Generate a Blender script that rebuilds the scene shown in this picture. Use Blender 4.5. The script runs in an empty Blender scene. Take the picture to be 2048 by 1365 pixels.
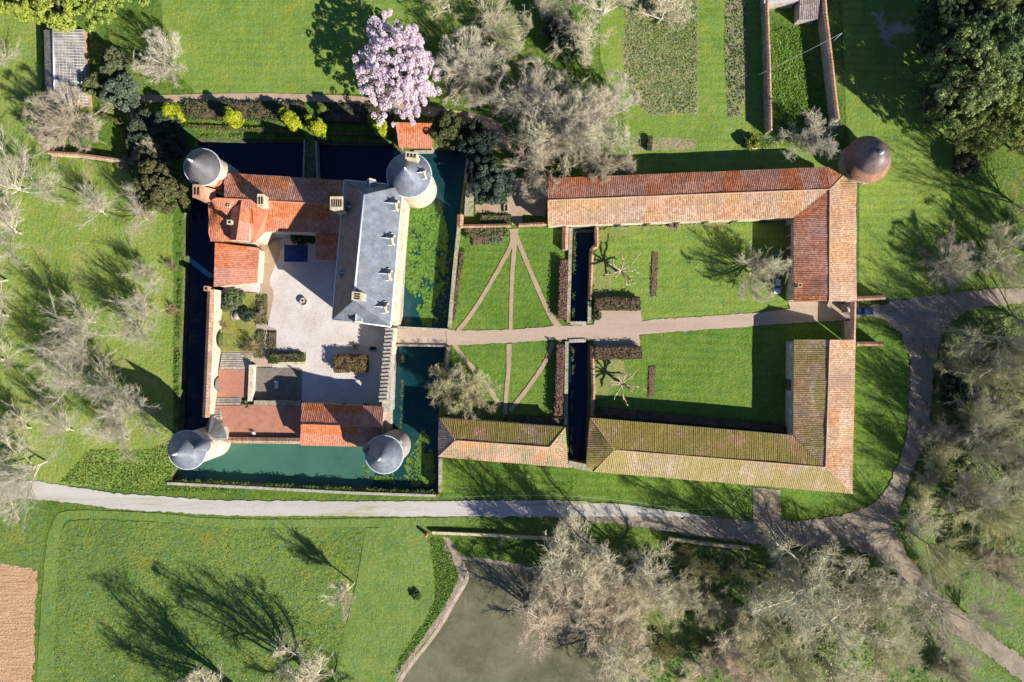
import bpy, math, random
import numpy as np
from mathutils import Vector, Matrix, noise
from mathutils.geometry import delaunay_2d_cdt
random.seed(7)
PI = math.pi
SC = bpy.context.scene
COL = SC.collection
# survey scale: the photograph is 2048 px wide, 0.12 m per px on the ground, taken 163.84 m above it
H, S = 163.84, 0.12
def P(px, py, z=0.0):
    f = S*(1-z/H)
    return Vector(((px-1024)*f, -(py-682.5)*f, z))
def PL(pts, z=0.0): return [P(x, y, z) for x, y in pts]

# ------------------------------------------------------------------ mesh builder
ORG = {}
class MB:
    def __init__(s): s.v=[]; s.f=[]; s.uv=[]; s.mi=[]; s.sm=[]
    def poly(s, pts, uv=None, mi=0, sm=False):
        b=len(s.v); s.v += [tuple(p) for p in pts]; s.f.append(list(range(b,b+len(pts))))
        s.uv.append(uv); s.mi.append(mi); s.sm.append(sm)
    def mesh(s, vs, fs, mi=0, sm=False):
        b=len(s.v); s.v += [tuple(p) for p in vs]
        for f in fs: s.f.append([b+i for i in f]); s.uv.append(None); s.mi.append(mi); s.sm.append(sm)
    def prism(s, pts, z0, z1, top=True, bottom=False, mi=0):
        n=len(pts); a=[(p[0],p[1],z0) for p in pts]; c=[(p[0],p[1],z1) for p in pts]
        fs=[[i,(i+1)%n,n+(i+1)%n,n+i] for i in range(n)]
        if top: fs.append([n+i for i in range(n)])
        if bottom: fs.append([n-1-i for i in range(n)])
        s.mesh(a+c, fs, mi)
    def box(s, c, sz, rz=0, mi=0, taper=1.0):
        ca,sa=math.cos(rz),math.sin(rz); hx,hy,hz=sz[0]/2,sz[1]/2,sz[2]/2; vs=[]
        for z,t in ((-hz,1),(hz,taper)):
            for x,y in ((-hx,-hy),(hx,-hy),(hx,hy),(-hx,hy)):
                vs.append((c[0]+(x*ca-y*sa)*t, c[1]+(x*sa+y*ca)*t, c[2]+z))
        s.mesh(vs, [[3,2,1,0],[4,5,6,7],[0,1,5,4],[1,2,6,5],[2,3,7,6],[3,0,4,7]], mi)
    def wall(s, a, b, w, z0, z1, mi=0, zb1=None):
        a=Vector((a[0],a[1],0)); b=Vector((b[0],b[1],0)); d=(b-a).normalized(); n=Vector((-d.y,d.x,0))*w/2
        q=[a-n,b-n,b+n,a+n]; z1b = z1 if zb1 is None else zb1
        vs=[(p.x,p.y,z0) for p in q]+[(q[0].x,q[0].y,z1),(q[1].x,q[1].y,z1b),(q[2].x,q[2].y,z1b),(q[3].x,q[3].y,z1)]
        s.mesh(vs, [[3,2,1,0],[4,5,6,7],[0,1,5,4],[1,2,6,5],[2,3,7,6],[3,0,4,7]], mi)
    def tube(s, pts, rad, n=6, cap=True, sm=True, mi=0):
        pts=[Vector(p) for p in pts]; rings=[]
        for i,p in enumerate(pts):
            d=(pts[min(i+1,len(pts)-1)]-pts[max(i-1,0)]).normalized()
            ref=Vector((0,0,1)) if abs(d.z)<.9 else Vector((1,0,0))
            u=d.cross(ref).normalized(); w=d.cross(u)
            r=rad[i] if isinstance(rad,(list,tuple)) else rad
            rings.append([p+(u*math.cos(2*PI*k/n)+w*math.sin(2*PI*k/n))*r for k in range(n)])
        vs=[q for r in rings for q in r]; fs=[]
        for i in range(len(rings)-1):
            for k in range(n):
                fs.append([i*n+k,i*n+(k+1)%n,(i+1)*n+(k+1)%n,(i+1)*n+k])
        if cap: fs += [[k for k in range(n)][::-1],[(len(rings)-1)*n+k for k in range(n)]]
        s.mesh(vs,fs,mi,sm)
    def lathe(s, c, prof, n=40, a0=0, a1=2*PI, sm=True, mi=0, scale=(1,1)):
        full=abs(a1-a0-2*PI)<1e-6; m=n if full else n+1; vs=[]; fs=[]
        for r,z in prof:
            for k in range(m):
                a=a0+(a1-a0)*k/n; vs.append((c[0]+r*math.cos(a)*scale[0],c[1]+r*math.sin(a)*scale[1],c[2]+z))
        for i in range(len(prof)-1):
            for k in range(n):
                k2=(k+1)%m; fs.append([i*m+k,i*m+k2,(i+1)*m+k2,(i+1)*m+k])
        s.mesh(vs,fs,mi,sm)
    def build(s, name, mat, parent=None):
        o0=Vector((0,0,0)) if parent is None else ORG[parent.name]
        me=bpy.data.meshes.new(name)
        me.from_pydata([(v[0]-o0.x,v[1]-o0.y,v[2]-o0.z) for v in s.v],[],s.f)
        mats=mat if isinstance(mat,(list,tuple)) else [mat]
        for m in mats: me.materials.append(m)
        me.polygons.foreach_set('material_index', s.mi); me.polygons.foreach_set('use_smooth', s.sm)
        if any(u is not None for u in s.uv):
            L=me.uv_layers.new(name='UVMap'); k=0; dat=np.zeros((len(me.loops),2))
            for f,u in zip(s.f,s.uv):
                if u is not None: dat[k:k+len(f)]=u
                k+=len(f)
            L.data.foreach_set('uv',dat.ravel())
        me.update()
        o=bpy.data.objects.new(name,me); COL.objects.link(o)
        if parent is not None: o.parent=parent
        ORG[o.name]=o0.copy()
        return o
def thing(name, label, cat, loc, group=None):
    o=bpy.data.objects.new(name,None); COL.objects.link(o); o.location=loc; ORG[o.name]=Vector(loc)
    o['label']=label; o['category']=cat
    if group: o['group']=group
    o.empty_display_size=.5
    return o
def tag(o,label,cat,group=None):
    o['label']=label; o['category']=cat
    if group: o['group']=group
    return o
def struct(o): o['kind']='structure'; return o
def stuff(o,label=None,cat=None):
    o['kind']='stuff'
    if label: o['label']=label; o['category']=cat
    return o

# ------------------------------------------------------------------ roofs
def clip(poly, k, lo):
    out=[]
    n=len(poly)
    for i in range(n):
        a,b=poly[i],poly[(i+1)%n]
        ia=(a[0]>=k) if lo else (a[0]<=k); ib=(b[0]>=k) if lo else (b[0]<=k)
        if ia: out.append(a)
        if ia!=ib:
            t=(k-a[0])/(b[0]-a[0]); out.append((k,a[1]+t*(b[1]-a[1])))
    return out
def slope(mb, pts, eave, period=.43, amp=.075, thick=.16):
    """one tiled roof slope: rows of canal tiles running down the slope as real corrugation"""
    pts=[Vector(p) for p in pts]; n=Vector((0,0,0))
    for i in range(len(pts)): n+=(pts[i]-pts[0]).cross(pts[(i+1)%len(pts)]-pts[0])
    n.normalize()
    if n.z<0: n=-n; pts=pts[::-1]
    e=Vector(eave); u=(e-n*e.dot(n)).normalized(); w=n.cross(u); o=pts[0]
    q=[((p-o).dot(u),(p-o).dot(w)) for p in pts]; res=[(p-o).dot(n) for p in pts]
    bent=max(abs(r_) for r_ in res)>.02
    u0=min(a for a,_ in q); u1=max(a for a,_ in q); st=period/4
    k=math.floor(u0/st); v0=min(b for _,b in q); v1=max(b for _,b in q)
    nv=max(1,int((v1-v0)/1.6)) if period>.41 else 1; vs=[v0+(v1-v0)*i/nv for i in range(nv+1)]
    while k*st<u1:
        c=clip(clip(q,k*st,True),(k+1)*st,False); ra=random.Random(int(k//4)*7+int(o.x*3)).uniform(.7,1.2); rb=random.Random(int((k+1)//4)*7+int(o.x*3)).uniform(.7,1.2)
        hh=[0,amp*.8,amp,amp*.8]
        if len(c)>=3:
            for vi in range(nv):
                cc=[(y,x) for x,y in c]
                if nv>1: cc=clip(clip(cc,vs[vi],True),vs[vi+1],False)
                if len(cc)<3: continue
                P3=[]
                for b,aa in cc:
                    t=(aa-k*st)/st; h=hh[k%4]*ra*(1-t)+hh[(k+1)%4]*rb*t
                    w0=o+u*aa+w*b; s=(noise.noise((w0.x*.16,w0.y*.16,3.3))*.13+noise.noise((w0.x*.6,w0.y*.6,8.1))*.05) if nv>1 else 0
                    ws=[1/((aa-x)**2+(b-y)**2+1e-6)**1.5 for x,y in q]; s+=sum(r_*w_ for r_,w_ in zip(res,ws))/sum(ws) if bent else 0
                    P3.append(w0+n*(h+s))
                mb.poly(P3,[(aa,b) for b,aa in cc])
        k+=1
    m=len(pts); lo=[p-Vector((0,0,thick)) for p in pts]
    for i in range(m): mb.poly([pts[i],lo[i],lo[(i+1)%m],pts[(i+1)%m]],[(0,0)]*4)
    mb.poly(lo[::-1],[(0,0)]*m)
def ridge(mb, a, b, r=.2):
    a=Vector(a); b=Vector(b); L=(b-a).length; n=max(2,int(L/.45)); pts=[]; rad=[]
    for i in range(n+1):
        pts.append(a.lerp(b,i/n)+Vector((0,0,.04))); rad.append(r*(1.0 if i%2 else .86))
    mb.tube(pts,rad,7)
def coping(mb, a, b, w, z, period=.34, zb=None):
    """tile coping along the top of a wall: short canal tiles laid across it"""
    a=Vector((a[0],a[1],z)); b=Vector((b[0],b[1],z if zb is None else zb)); d=(b-a); L=d.length; d.normalize()
    n=Vector((-d.y,d.x,0)).normalized()
    ea,eb=a+n*w/2,b+n*w/2; fa,fb=a-n*w/2,b-n*w/2; up=Vector((0,0,w*.28))
    slope(mb,[ea,eb,b+up,a+up],d,period,.06,.08); slope(mb,[a+up,b+up,fb,fa],d,period,.06,.08)

# ------------------------------------------------------------------ sheets on the ground
def inpoly(x,y,poly):
    c=False; j=len(poly)-1
    for i in range(len(poly)):
        xi,yi=poly[i][0],poly[i][1]; xj,yj=poly[j][0],poly[j][1]
        if (yi>y)!=(yj>y) and x<(xj-xi)*(y-yi)/(yj-yi)+xi: c=not c
        j=i
    return c
def smooth(pts, closed=True, k=6):
    out=[]; n=len(pts)
    for i in range(n if closed else n-1):
        p=[pts[(i+j-1)%n] if closed else pts[min(max(i+j-1,0),n-1)] for j in range(4)]
        for s in range(k):
            t=s/k
            out.append(tuple(.5*((2*p[1][c])+(-p[0][c]+p[2][c])*t+(2*p[0][c]-5*p[1][c]+4*p[2][c]-p[3][c])*t*t+(-p[0][c]+3*p[1][c]-3*p[2][c]+p[3][c])*t**3) for c in (0,1)))
    if not closed: out.append(tuple(pts[-1]))
    return out
def rough(pts, step=6, amp=1.2, sd=0):
    out=[]; n=len(pts)
    for i in range(n):
        a,b=pts[i],pts[(i+1)%n]; L=math.hypot(b[0]-a[0],b[1]-a[1]); m=max(1,int(L/step))
        nx,ny=(-(b[1]-a[1])/max(L,1e-6),(b[0]-a[0])/max(L,1e-6))
        for s in range(m):
            t=s/m; x=a[0]+(b[0]-a[0])*t; y=a[1]+(b[1]-a[1])*t
            k=noise.noise((x*.11+sd,y*.11,1.7))*amp+noise.noise((x*.4+sd,y*.4,5.1))*amp*.7
            out.append((x+nx*k,y+ny*k))
    return out
def ribbon(center, widths):
    """outline of a path along a smoothed centre line, px"""
    c=smooth(center,False,8); n=len(c); L=[]; R=[]; m=len(widths)-1
    for i,p in enumerate(c):
        a=c[max(i-1,0)]; b=c[min(i+1,n-1)]; l=math.hypot(b[0]-a[0],b[1]-a[1]); nx,ny=-(b[1]-a[1])/l,(b[0]-a[0])/l
        t=i/(n-1)*m; j=min(int(t),m-1); w=widths[j]*(1-(t-j))+widths[j+1]*(t-j)
        L.append((p[0]+nx*w/2,p[1]+ny*w/2)); R.append((p[0]-nx*w/2,p[1]-ny*w/2))
    return L+R[::-1]
SHN=[0]
def sheet(name, outer, mat, z=0.0, holes=(), world=False):
    if z>0: SHN[0]+=1; z+=SHN[0]*.004
    V=[]; E=[]; polys=[]
    for pl in [outer]+list(holes):
        w=[Vector((p[0],p[1])) for p in pl] if world else [P(x,y,0).xy for x,y in pl]
        polys.append(w); b=len(V); V+=w; E+=[(b+i,b+(i+1)%len(w)) for i in range(len(w))]
    r=delaunay_2d_cdt(V,E,[],0,1e-4)
    mb=MB(); vs=[(v.x,v.y,z) for v in r[0]]; fs=[]
    for f in r[2]:
        cx=sum(r[0][i].x for i in f)/len(f); cy=sum(r[0][i].y for i in f)/len(f)
        if inpoly(cx,cy,polys[0]) and not any(inpoly(cx,cy,h) for h in polys[1:]):
            a=r[0][f[0]];b=r[0][f[1]];c=r[0][f[2]]
            fs.append(list(f) if (b-a).cross(c-a)>0 else list(f)[::-1])
    mb.mesh(vs,fs)
    return struct(mb.build(name,mat))

# ------------------------------------------------------------------ materials
def mat(name):
    m=bpy.data.materials.new(name); m.use_nodes=True; nt=m.node_tree
    return m,nt,nt.nodes['Principled BSDF']
def N(nt,t,**k):
    n=nt.nodes.new(t)
    for a,b in k.items():
        if a in n.inputs: n.inputs[a].default_value=b
        else: setattr(n,a,b)
    return n
def noi(nt,co,scale,detail=4,rough=.6,dist=0):
    n=N(nt,'ShaderNodeTexNoise'); n.inputs['Scale'].default_value=scale; n.inputs['Detail'].default_value=detail
    n.inputs['Roughness'].default_value=rough; n.inputs['Distortion'].default_value=dist
    nt.links.new(co,n.inputs['Vector']); return n.outputs['Fac']
def ramp(nt,fac,stops):
    r=N(nt,'ShaderNodeValToRGB'); e=r.color_ramp.elements
    while len(e)<len(stops): e.new(.5)
    for i,(p,c) in enumerate(stops): e[i].position=p; e[i].color=(*c,1) if len(c)==3 else c
    nt.links.new(fac,r.inputs[0]); return r.outputs[0]
def mix(nt,fac,a,b,mode='MIX'):
    m=N(nt,'ShaderNodeMix',data_type='RGBA',blend_type=mode)
    for i,x in ((0,fac),(6,a),(7,b)):
        if hasattr(x,'is_linked') or hasattr(x,'links'): nt.links.new(x,m.inputs[i])
        elif isinstance(x,(int,float)): m.inputs[i].default_value=x
        else: m.inputs[i].default_value=(*x,1)
    return m.outputs[2]
def mth(nt,op,a,b=0,c=0):
    m=N(nt,'ShaderNodeMath',operation=op)
    for i,x in enumerate((a,b,c)):
        if isinstance(x,(int,float)): m.inputs[i].default_value=x
        else: nt.links.new(x,m.inputs[i])
    return m.outputs[0]
def step(nt,fac,lo,hi):
    m=N(nt,'ShaderNodeMapRange'); m.inputs[1].default_value=lo; m.inputs[2].default_value=hi
    nt.links.new(fac,m.inputs[0]); return m.outputs[0]
def bump(nt,b,h,dist,strength=1.0):
    n=N(nt,'ShaderNodeBump'); n.inputs['Strength'].default_value=strength; n.inputs['Distance'].default_value=dist
    nt.links.new(h,n.inputs['Height']); nt.links.new(n.outputs[0],b.inputs['Normal'])
def coord(nt,kind='Object',scale=None,rot=0):
    c=N(nt,'ShaderNodeTexCoord').outputs[kind]
    if scale or rot:
        m=N(nt,'ShaderNodeMapping'); nt.links.new(c,m.inputs[0])
        if scale: m.inputs['Scale'].default_value=scale
        m.inputs['Rotation'].default_value=(0,0,rot); c=m.outputs[0]
    return c
def grass(name, dark, mid, light, dry=None, dryamt=.55, stripe=None, bmp=.25, fine=1.6, flowers=None, grain=.5):
    m,nt,b=mat(name); co=coord(nt)
    big=noi(nt,co,.05,6,.65,.4); med=noi(nt,co,.3,6,.75,.3); fin=noi(nt,co,fine,5,.8); spk=noi(nt,co,5.5,3,.8)
    f=mth(nt,'ADD',mth(nt,'MULTIPLY',big,.3),mth(nt,'ADD',mth(nt,'MULTIPLY',med,.36),mth(nt,'MULTIPLY',fin,.34)))
    c=ramp(nt,f,[(.38,dark),(.5,mid),(.61,light)])
    cool=(mid[0]*.72,mid[1]*.95,mid[2]*2.6+.015); warm=(light[0]*1.12,light[1]*.9,light[2]*.7)
    c=mix(nt,mth(nt,'MULTIPLY',step(nt,noi(nt,coord(nt,'Object',(1,1.4,1),.3),.42,6,.8,.5),.5,.66),.6),c,cool)
    c=mix(nt,mth(nt,'MULTIPLY',step(nt,noi(nt,coord(nt,'Object',(1.3,1,1),1.1),.17,7,.8,.6),.5,.68),.55),c,warm)
    if stripe:
        w,ang,amt=stripe
        cs=coord(nt,'Object',None,ang); wv=N(nt,'ShaderNodeTexWave',wave_type='BANDS',bands_direction='X')
        wv.inputs['Scale'].default_value=w; wv.inputs['Distortion'].default_value=3.5; wv.inputs['Detail'].default_value=4; wv.inputs['Detail Scale'].default_value=.35
        nt.links.new(cs,wv.inputs[0]); c=mix(nt,mth(nt,'MULTIPLY',wv.outputs['Fac'],mth(nt,'MULTIPLY',step(nt,noi(nt,co,.07,4,.6,.5),.35,.65),amt*.8)),c,tuple(x*1.12 for x in light))
        st=noi(nt,coord(nt,'Object',(2.2,.12,1),ang),1.0,4,.7); c=mix(nt,mth(nt,'MULTIPLY',step(nt,st,.5,.62),.3),c,dark)
    if dry:
        d=step(nt,noi(nt,co,.12,7,.75,.6),dryamt,dryamt+.16); c=mix(nt,mth(nt,'MULTIPLY',d,.7),c,dry)
    if flowers:
        d=step(nt,noi(nt,co,2.2,2,.5),.6,.66); d2=step(nt,noi(nt,co,.06,3,.6),.5,.6)
        c=mix(nt,mth(nt,'MULTIPLY',d,d2),c,flowers)
    g=N(nt,'ShaderNodeMapRange'); g.inputs[1].default_value=.28; g.inputs[2].default_value=.72; g.inputs[3].default_value=1-grain; g.inputs[4].default_value=1+grain; nt.links.new(mth(nt,'ADD',mth(nt,'MULTIPLY',spk,.6),mth(nt,'MULTIPLY',fin,.4)),g.inputs[0])
    hs=N(nt,'ShaderNodeHueSaturation'); nt.links.new(c,hs.inputs['Color']); nt.links.new(g.outputs[0],hs.inputs['Value'])
    nt.links.new(hs.outputs[0],b.inputs['Base Color']); b.inputs['Roughness'].default_value=.9; b.inputs['Specular IOR Level'].default_value=.15
    hgt=mth(nt,'ADD',mth(nt,'MULTIPLY',noi(nt,co,.9,5,.75),1.0),mth(nt,'MULTIPLY',fin,.6))
    bump(nt,b,hgt,bmp)
    return m
def dirt(name, a, bcol, c2, scale=.5, bmp=.05, rot=0, stretch=None, weeds=None):
    m,nt,b=mat(name); co=coord(nt,'Object',stretch,rot) if stretch else coord(nt); w=coord(nt)
    f=mth(nt,'ADD',mth(nt,'MULTIPLY',noi(nt,co,scale,6,.7),.6),mth(nt,'MULTIPLY',noi(nt,w,3.0,3,.7),.4))
    c=ramp(nt,f,[(.3,a),(.5,bcol),(.7,c2)])
    if weeds: c=mix(nt,step(nt,noi(nt,co,.22,6,.75,.5),.56,.68),c,weeds)
    nt.links.new(c,b.inputs['Base Color']); b.inputs['Roughness'].default_value=.95; b.inputs['Specular IOR Level'].default_value=.1
    bump(nt,b,mth(nt,'ADD',noi(nt,w,2.5,4,.7),noi(nt,co,scale*2,4,.6)),bmp)
    return m
def tiles(name, cols, moss=None, mossamt=.6, dark=(.05,.03,.025), darkamt=.62, period=.43):
    m,nt,b=mat(name); uv=coord(nt,'UV'); ob=coord(nt)
    mp=N(nt,'ShaderNodeMapping'); mp.inputs['Scale'].default_value=(1/period,1/.42,1); nt.links.new(uv,mp.inputs[0])
    fl=N(nt,'ShaderNodeVectorMath',operation='FLOOR'); nt.links.new(mp.outputs[0],fl.inputs[0])
    wn=N(nt,'ShaderNodeTexWhiteNoise',noise_dimensions='3D'); nt.links.new(fl.outputs[0],wn.inputs[0])
    f=mth(nt,'ADD',mth(nt,'MULTIPLY',wn.outputs['Value'],.4),mth(nt,'ADD',mth(nt,'MULTIPLY',noi(nt,ob,.55,6,.75,.5),.35),mth(nt,'MULTIPLY',noi(nt,ob,.09,4,.6),.25)))
    c=ramp(nt,f,[(.22,cols[0]),(.5,cols[1]),(.78,cols[2])])
    m2=N(nt,'ShaderNodeMapping'); m2.inputs['Scale'].default_value=(1/4.5,1/3.4,1); nt.links.new(uv,m2.inputs[0])
    f2=N(nt,'ShaderNodeVectorMath',operation='FLOOR'); nt.links.new(m2.outputs[0],f2.inputs[0]); w2=N(nt,'ShaderNodeTexWhiteNoise',noise_dimensions='3D'); nt.links.new(f2.outputs[0],w2.inputs[0])
    hv=N(nt,'ShaderNodeMapRange'); hv.inputs[3].default_value=.86; hv.inputs[4].default_value=1.12; nt.links.new(w2.outputs['Value'],hv.inputs[0])
    hx=N(nt,'ShaderNodeHueSaturation'); nt.links.new(c,hx.inputs['Color']); nt.links.new(hv.outputs[0],hx.inputs['Value']); hs2=N(nt,'ShaderNodeMapRange'); hs2.inputs[3].default_value=.82; hs2.inputs[4].default_value=1.12; nt.links.new(mth(nt,'FRACT',mth(nt,'MULTIPLY',w2.outputs['Value'],7.3)),hs2.inputs[0]); nt.links.new(hs2.outputs[0],hx.inputs['Saturation']); c=hx.outputs[0]
    d=mth(nt,'MULTIPLY',step(nt,noi(nt,ob,.22,6,.75),darkamt-.1,darkamt+.12),step(nt,wn.outputs['Value'],.2,.9))
    c=mix(nt,mth(nt,'MULTIPLY',d,.8),c,dark)
    if moss:
        g=mth(nt,'ADD',mth(nt,'MULTIPLY',noi(nt,ob,.16,5,.7),.6),mth(nt,'MULTIPLY',noi(nt,ob,1.5,4,.7),.4))
        mf=step(nt,g,mossamt-.045,mossamt+.045); c=mix(nt,mth(nt,'MULTIPLY',mf,.85),c,mix(nt,step(nt,noi(nt,ob,2.6,4,.75),.38,.62),moss[0],moss[1])); c=mix(nt,mth(nt,'MULTIPLY',step(nt,noi(nt,ob,3.3,3,.8,.5),.58,.66),.6),c,(.06,.05,.015))
    nt.links.new(c,b.inputs['Base Color']); b.inputs['Roughness'].default_value=.85; b.inputs['Specular IOR Level'].default_value=.2
    sep=N(nt,'ShaderNodeSeparateXYZ'); nt.links.new(mp.outputs[0],sep.inputs[0])
    h=mth(nt,'ADD',mth(nt,'MULTIPLY',mth(nt,'FRACT',sep.outputs[1]),.5),mth(nt,'MULTIPLY',noi(nt,ob,5,3,.7),.6))
    bump(nt,b,h,.05)
    return m
def stone(name, a, bcol, c2, scale=1.2, bmp=.06, moss=None, mossamt=.55):
    m,nt,b=mat(name); co=coord(nt)
    v=N(nt,'ShaderNodeTexVoronoi'); v.inputs['Scale'].default_value=scale*1.6; nt.links.new(co,v.inputs['Vector'])
    f=mth(nt,'ADD',mth(nt,'MULTIPLY',noi(nt,co,scale*.4,6,.7),.65),mth(nt,'MULTIPLY',v.outputs['Distance'],.35))
    c=ramp(nt,f,[(.3,a),(.48,bcol),(.68,c2)])
    if moss: c=mix(nt,step(nt,noi(nt,co,.5,6,.75),mossamt-.06,mossamt+.08),c,moss)
    nt.links.new(c,b.inputs['Base Color']); b.inputs['Roughness'].default_value=.9; b.inputs['Specular IOR Level'].default_value=.2
    bump(nt,b,f,bmp); return m
def slate(name, a, bcol, c2, rough=.42):
    m,nt,b=mat(name); co=coord(nt)
    st=coord(nt,'Object',(1,1,.18))
    f=mth(nt,'ADD',mth(nt,'MULTIPLY',noi(nt,st,.7,6,.7),.6),mth(nt,'MULTIPLY',noi(nt,co,5,3,.7),.4))
    c=ramp(nt,f,[(.36,a),(.5,bcol),(.63,c2)])
    c=mix(nt,mth(nt,'MULTIPLY',step(nt,noi(nt,st,.45,7,.8,.4),.52,.66),.55),c,(.15,.115,.09))
    c=mix(nt,mth(nt,'MULTIPLY',step(nt,noi(nt,st,1.6,5,.8),.6,.7),.5),c,(.27,.265,.25))
    nt.links.new(c,b.inputs['Base Color']); b.inputs['Roughness'].default_value=rough; b.inputs['Specular IOR Level'].default_value=.45
    wv=N(nt,'ShaderNodeTexWave',wave_type='BANDS',bands_direction='Z'); wv.inputs['Scale'].default_value=1.1; wv.inputs['Distortion'].default_value=.5; nt.links.new(co,wv.inputs[0])
    bump(nt,b,mth(nt,'ADD',mth(nt,'MULTIPLY',wv.outputs['Fac'],.4),noi(nt,co,4,3,.7)),.03); return m
def water(name, cols, rough=.04, scale=.05, bmp=.02):
    m,nt,b=mat(name); co=coord(nt)
    f=mth(nt,'ADD',mth(nt,'MULTIPLY',noi(nt,co,scale,5,.6,.8),.8),mth(nt,'MULTIPLY',noi(nt,co,1.3,4,.7),.2))
    c=ramp(nt,f,[(.3,cols[0]),(.5,cols[1]),(.7,cols[2])])
    c=mix(nt,mth(nt,'MULTIPLY',step(nt,noi(nt,co,.13,7,.75,1.2),.48,.66),.6),c,cols[2]); c=mix(nt,mth(nt,'MULTIPLY',step(nt,noi(nt,co,2.4,6,.8,.6),.66,.74),.35),c,tuple(x*1.8+.01 for x in cols[2]))
    nt.links.new(c,b.inputs['Base Color']); b.inputs['Roughness'].default_value=rough; b.inputs['IOR'].default_value=1.33
    bump(nt,b,noi(nt,co,1.1,3,.6),bmp,.5); return m
def plain(name, c, rough=.6, var=.25, scale=3, metal=0, spec=.3):
    m,nt,b=mat(name); co=coord(nt)
    k=tuple(x*(1-var) for x in c); l=tuple(min(1,x*(1+var)) for x in c)
    nt.links.new(ramp(nt,noi(nt,co,scale,5,.65),[(.35,k),(.65,l)]),b.inputs['Base Color'])
    b.inputs['Roughness'].default_value=rough; b.inputs['Metallic'].default_value=metal; b.inputs['Specular IOR Level'].default_value=spec
    return m
def leafmat(name, var=.45, trans=.25):
    """leaves: the object's own colour, varied leaf by leaf and clump by clump"""
    m,nt,b=mat(name); oi=N(nt,'ShaderNodeObjectInfo'); ge=N(nt,'ShaderNodeNewGeometry'); co=coord(nt)
    r=mth(nt,'ADD',mth(nt,'MULTIPLY',ge.outputs['Random Per Island'],.6),mth(nt,'MULTIPLY',noi(nt,co,.9,4,.7),.4))
    k=N(nt,'ShaderNodeMapRange'); k.inputs[1].default_value=.2; k.inputs[2].default_value=.8; k.inputs[3].default_value=1-var; k.inputs[4].default_value=1+var
    nt.links.new(r,k.inputs[0])
    hs=N(nt,'ShaderNodeHueSaturation'); nt.links.new(oi.outputs['Color'],hs.inputs['Color']); nt.links.new(k.outputs[0],hs.inputs['Value'])
    hu=N(nt,'ShaderNodeMapRange'); hu.inputs[3].default_value=.475; hu.inputs[4].default_value=.52; nt.links.new(noi(nt,co,2.1,3,.7),hu.inputs[0]); nt.links.new(hu.outputs[0],hs.inputs['Hue'])
    nt.links.new(hs.outputs[0],b.inputs['Base Color']); b.inputs['Roughness'].default_value=.6; b.inputs['Specular IOR Level'].default_value=.25
    if trans:
        tr=N(nt,'ShaderNodeBsdfTranslucent'); nt.links.new(hs.outputs[0],tr.inputs[0]); mx=N(nt,'ShaderNodeMixShader'); mx.inputs[0].default_value=trans
        nt.links.new(b.outputs[0],mx.inputs[1]); nt.links.new(tr.outputs[0],mx.inputs[2]); nt.links.new(mx.outputs[0],nt.nodes['Material Output'].inputs[0])
    return m
def barkmat(name):
    m,nt,b=mat(name); oi=N(nt,'ShaderNodeObjectInfo'); co=coord(nt)
    c=mix(nt,1.0,oi.outputs['Color'],ramp(nt,noi(nt,co,1.5,5,.7),[(.3,(.55,.5,.42)),(.55,(1,1,1)),(.75,(1.25,1.22,1.15))]),'MULTIPLY')
    nt.links.new(c,b.inputs['Base Color']); b.inputs['Roughness'].default_value=.85; b.inputs['Specular IOR Level'].default_value=.2
    return m

M={}
M['ground']=grass('rough_grass',(.045,.1,.012),(.105,.185,.022),(.2,.26,.045),dry=(.3,.27,.09),dryamt=.54,bmp=.5,grain=.6)
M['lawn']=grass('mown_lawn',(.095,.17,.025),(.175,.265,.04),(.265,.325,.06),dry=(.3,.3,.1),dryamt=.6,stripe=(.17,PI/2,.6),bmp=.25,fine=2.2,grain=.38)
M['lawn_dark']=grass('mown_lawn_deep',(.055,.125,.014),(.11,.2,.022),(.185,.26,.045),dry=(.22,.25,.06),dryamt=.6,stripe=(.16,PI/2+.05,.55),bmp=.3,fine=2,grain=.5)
M['orchard']=grass('orchard_grass',(.115,.2,.032),(.205,.285,.045),(.3,.34,.075),dry=(.38,.33,.14),dryamt=.53,stripe=(.3,.12,.45),bmp=.35)
M['meadow']=grass('long_meadow_grass',(.09,.165,.035),(.16,.255,.05),(.24,.315,.065),dry=(.28,.29,.06),dryamt=.54,bmp=1.0,fine=1.3,flowers=(.42,.38,.02),grain=.4)
M['mown']=grass('mown_strip',(.08,.15,.03),(.135,.215,.04),(.22,.27,.07),stripe=(.55,.12,.6),bmp=.2)
M['worn']=grass('worn_lawn',(.12,.17,.03),(.2,.24,.05),(.3,.28,.1),dry=(.33,.27,.14),dryamt=.52,bmp=.2)
M['court_grass']=grass('worn_court_grass',(.14,.16,.03),(.24,.24,.05),(.33,.3,.08),bmp=.2)
M['floor']=grass('thicket_grass',(.07,.14,.025),(.145,.225,.045),(.25,.3,.09),dry=(.33,.31,.15),dryamt=.58,bmp=.6,grain=.6)
M['veg']=grass('vegetable_bed_soil',(.1,.17,.03),(.24,.26,.09),(.4,.34,.2),dry=(.4,.3,.19),dryamt=.48,bmp=.5,fine=1.1)
M['track']=dirt('gravel_track',(.36,.31,.25),(.48,.44,.39),(.55,.52,.49),.25,.05,0,(.12,1.6,1),weeds=(.34,.31,.14))
M['drive']=dirt('sandy_drive',(.34,.25,.17),(.44,.335,.25),(.5,.41,.33),.3,.05,.05,(.12,1.4,1))
M['lane']=dirt('dirt_lane',(.18,.135,.09),(.31,.25,.185),(.44,.37,.29),.35,.1,weeds=(.17,.2,.06))
M['path']=dirt('earth_path',(.3,.2,.12),(.4,.29,.19),(.47,.36,.25),.4,.05)
M['gravel']=dirt('court_gravel',(.4,.335,.27),(.565,.505,.455),(.68,.63,.585),.14,.08)
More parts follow.
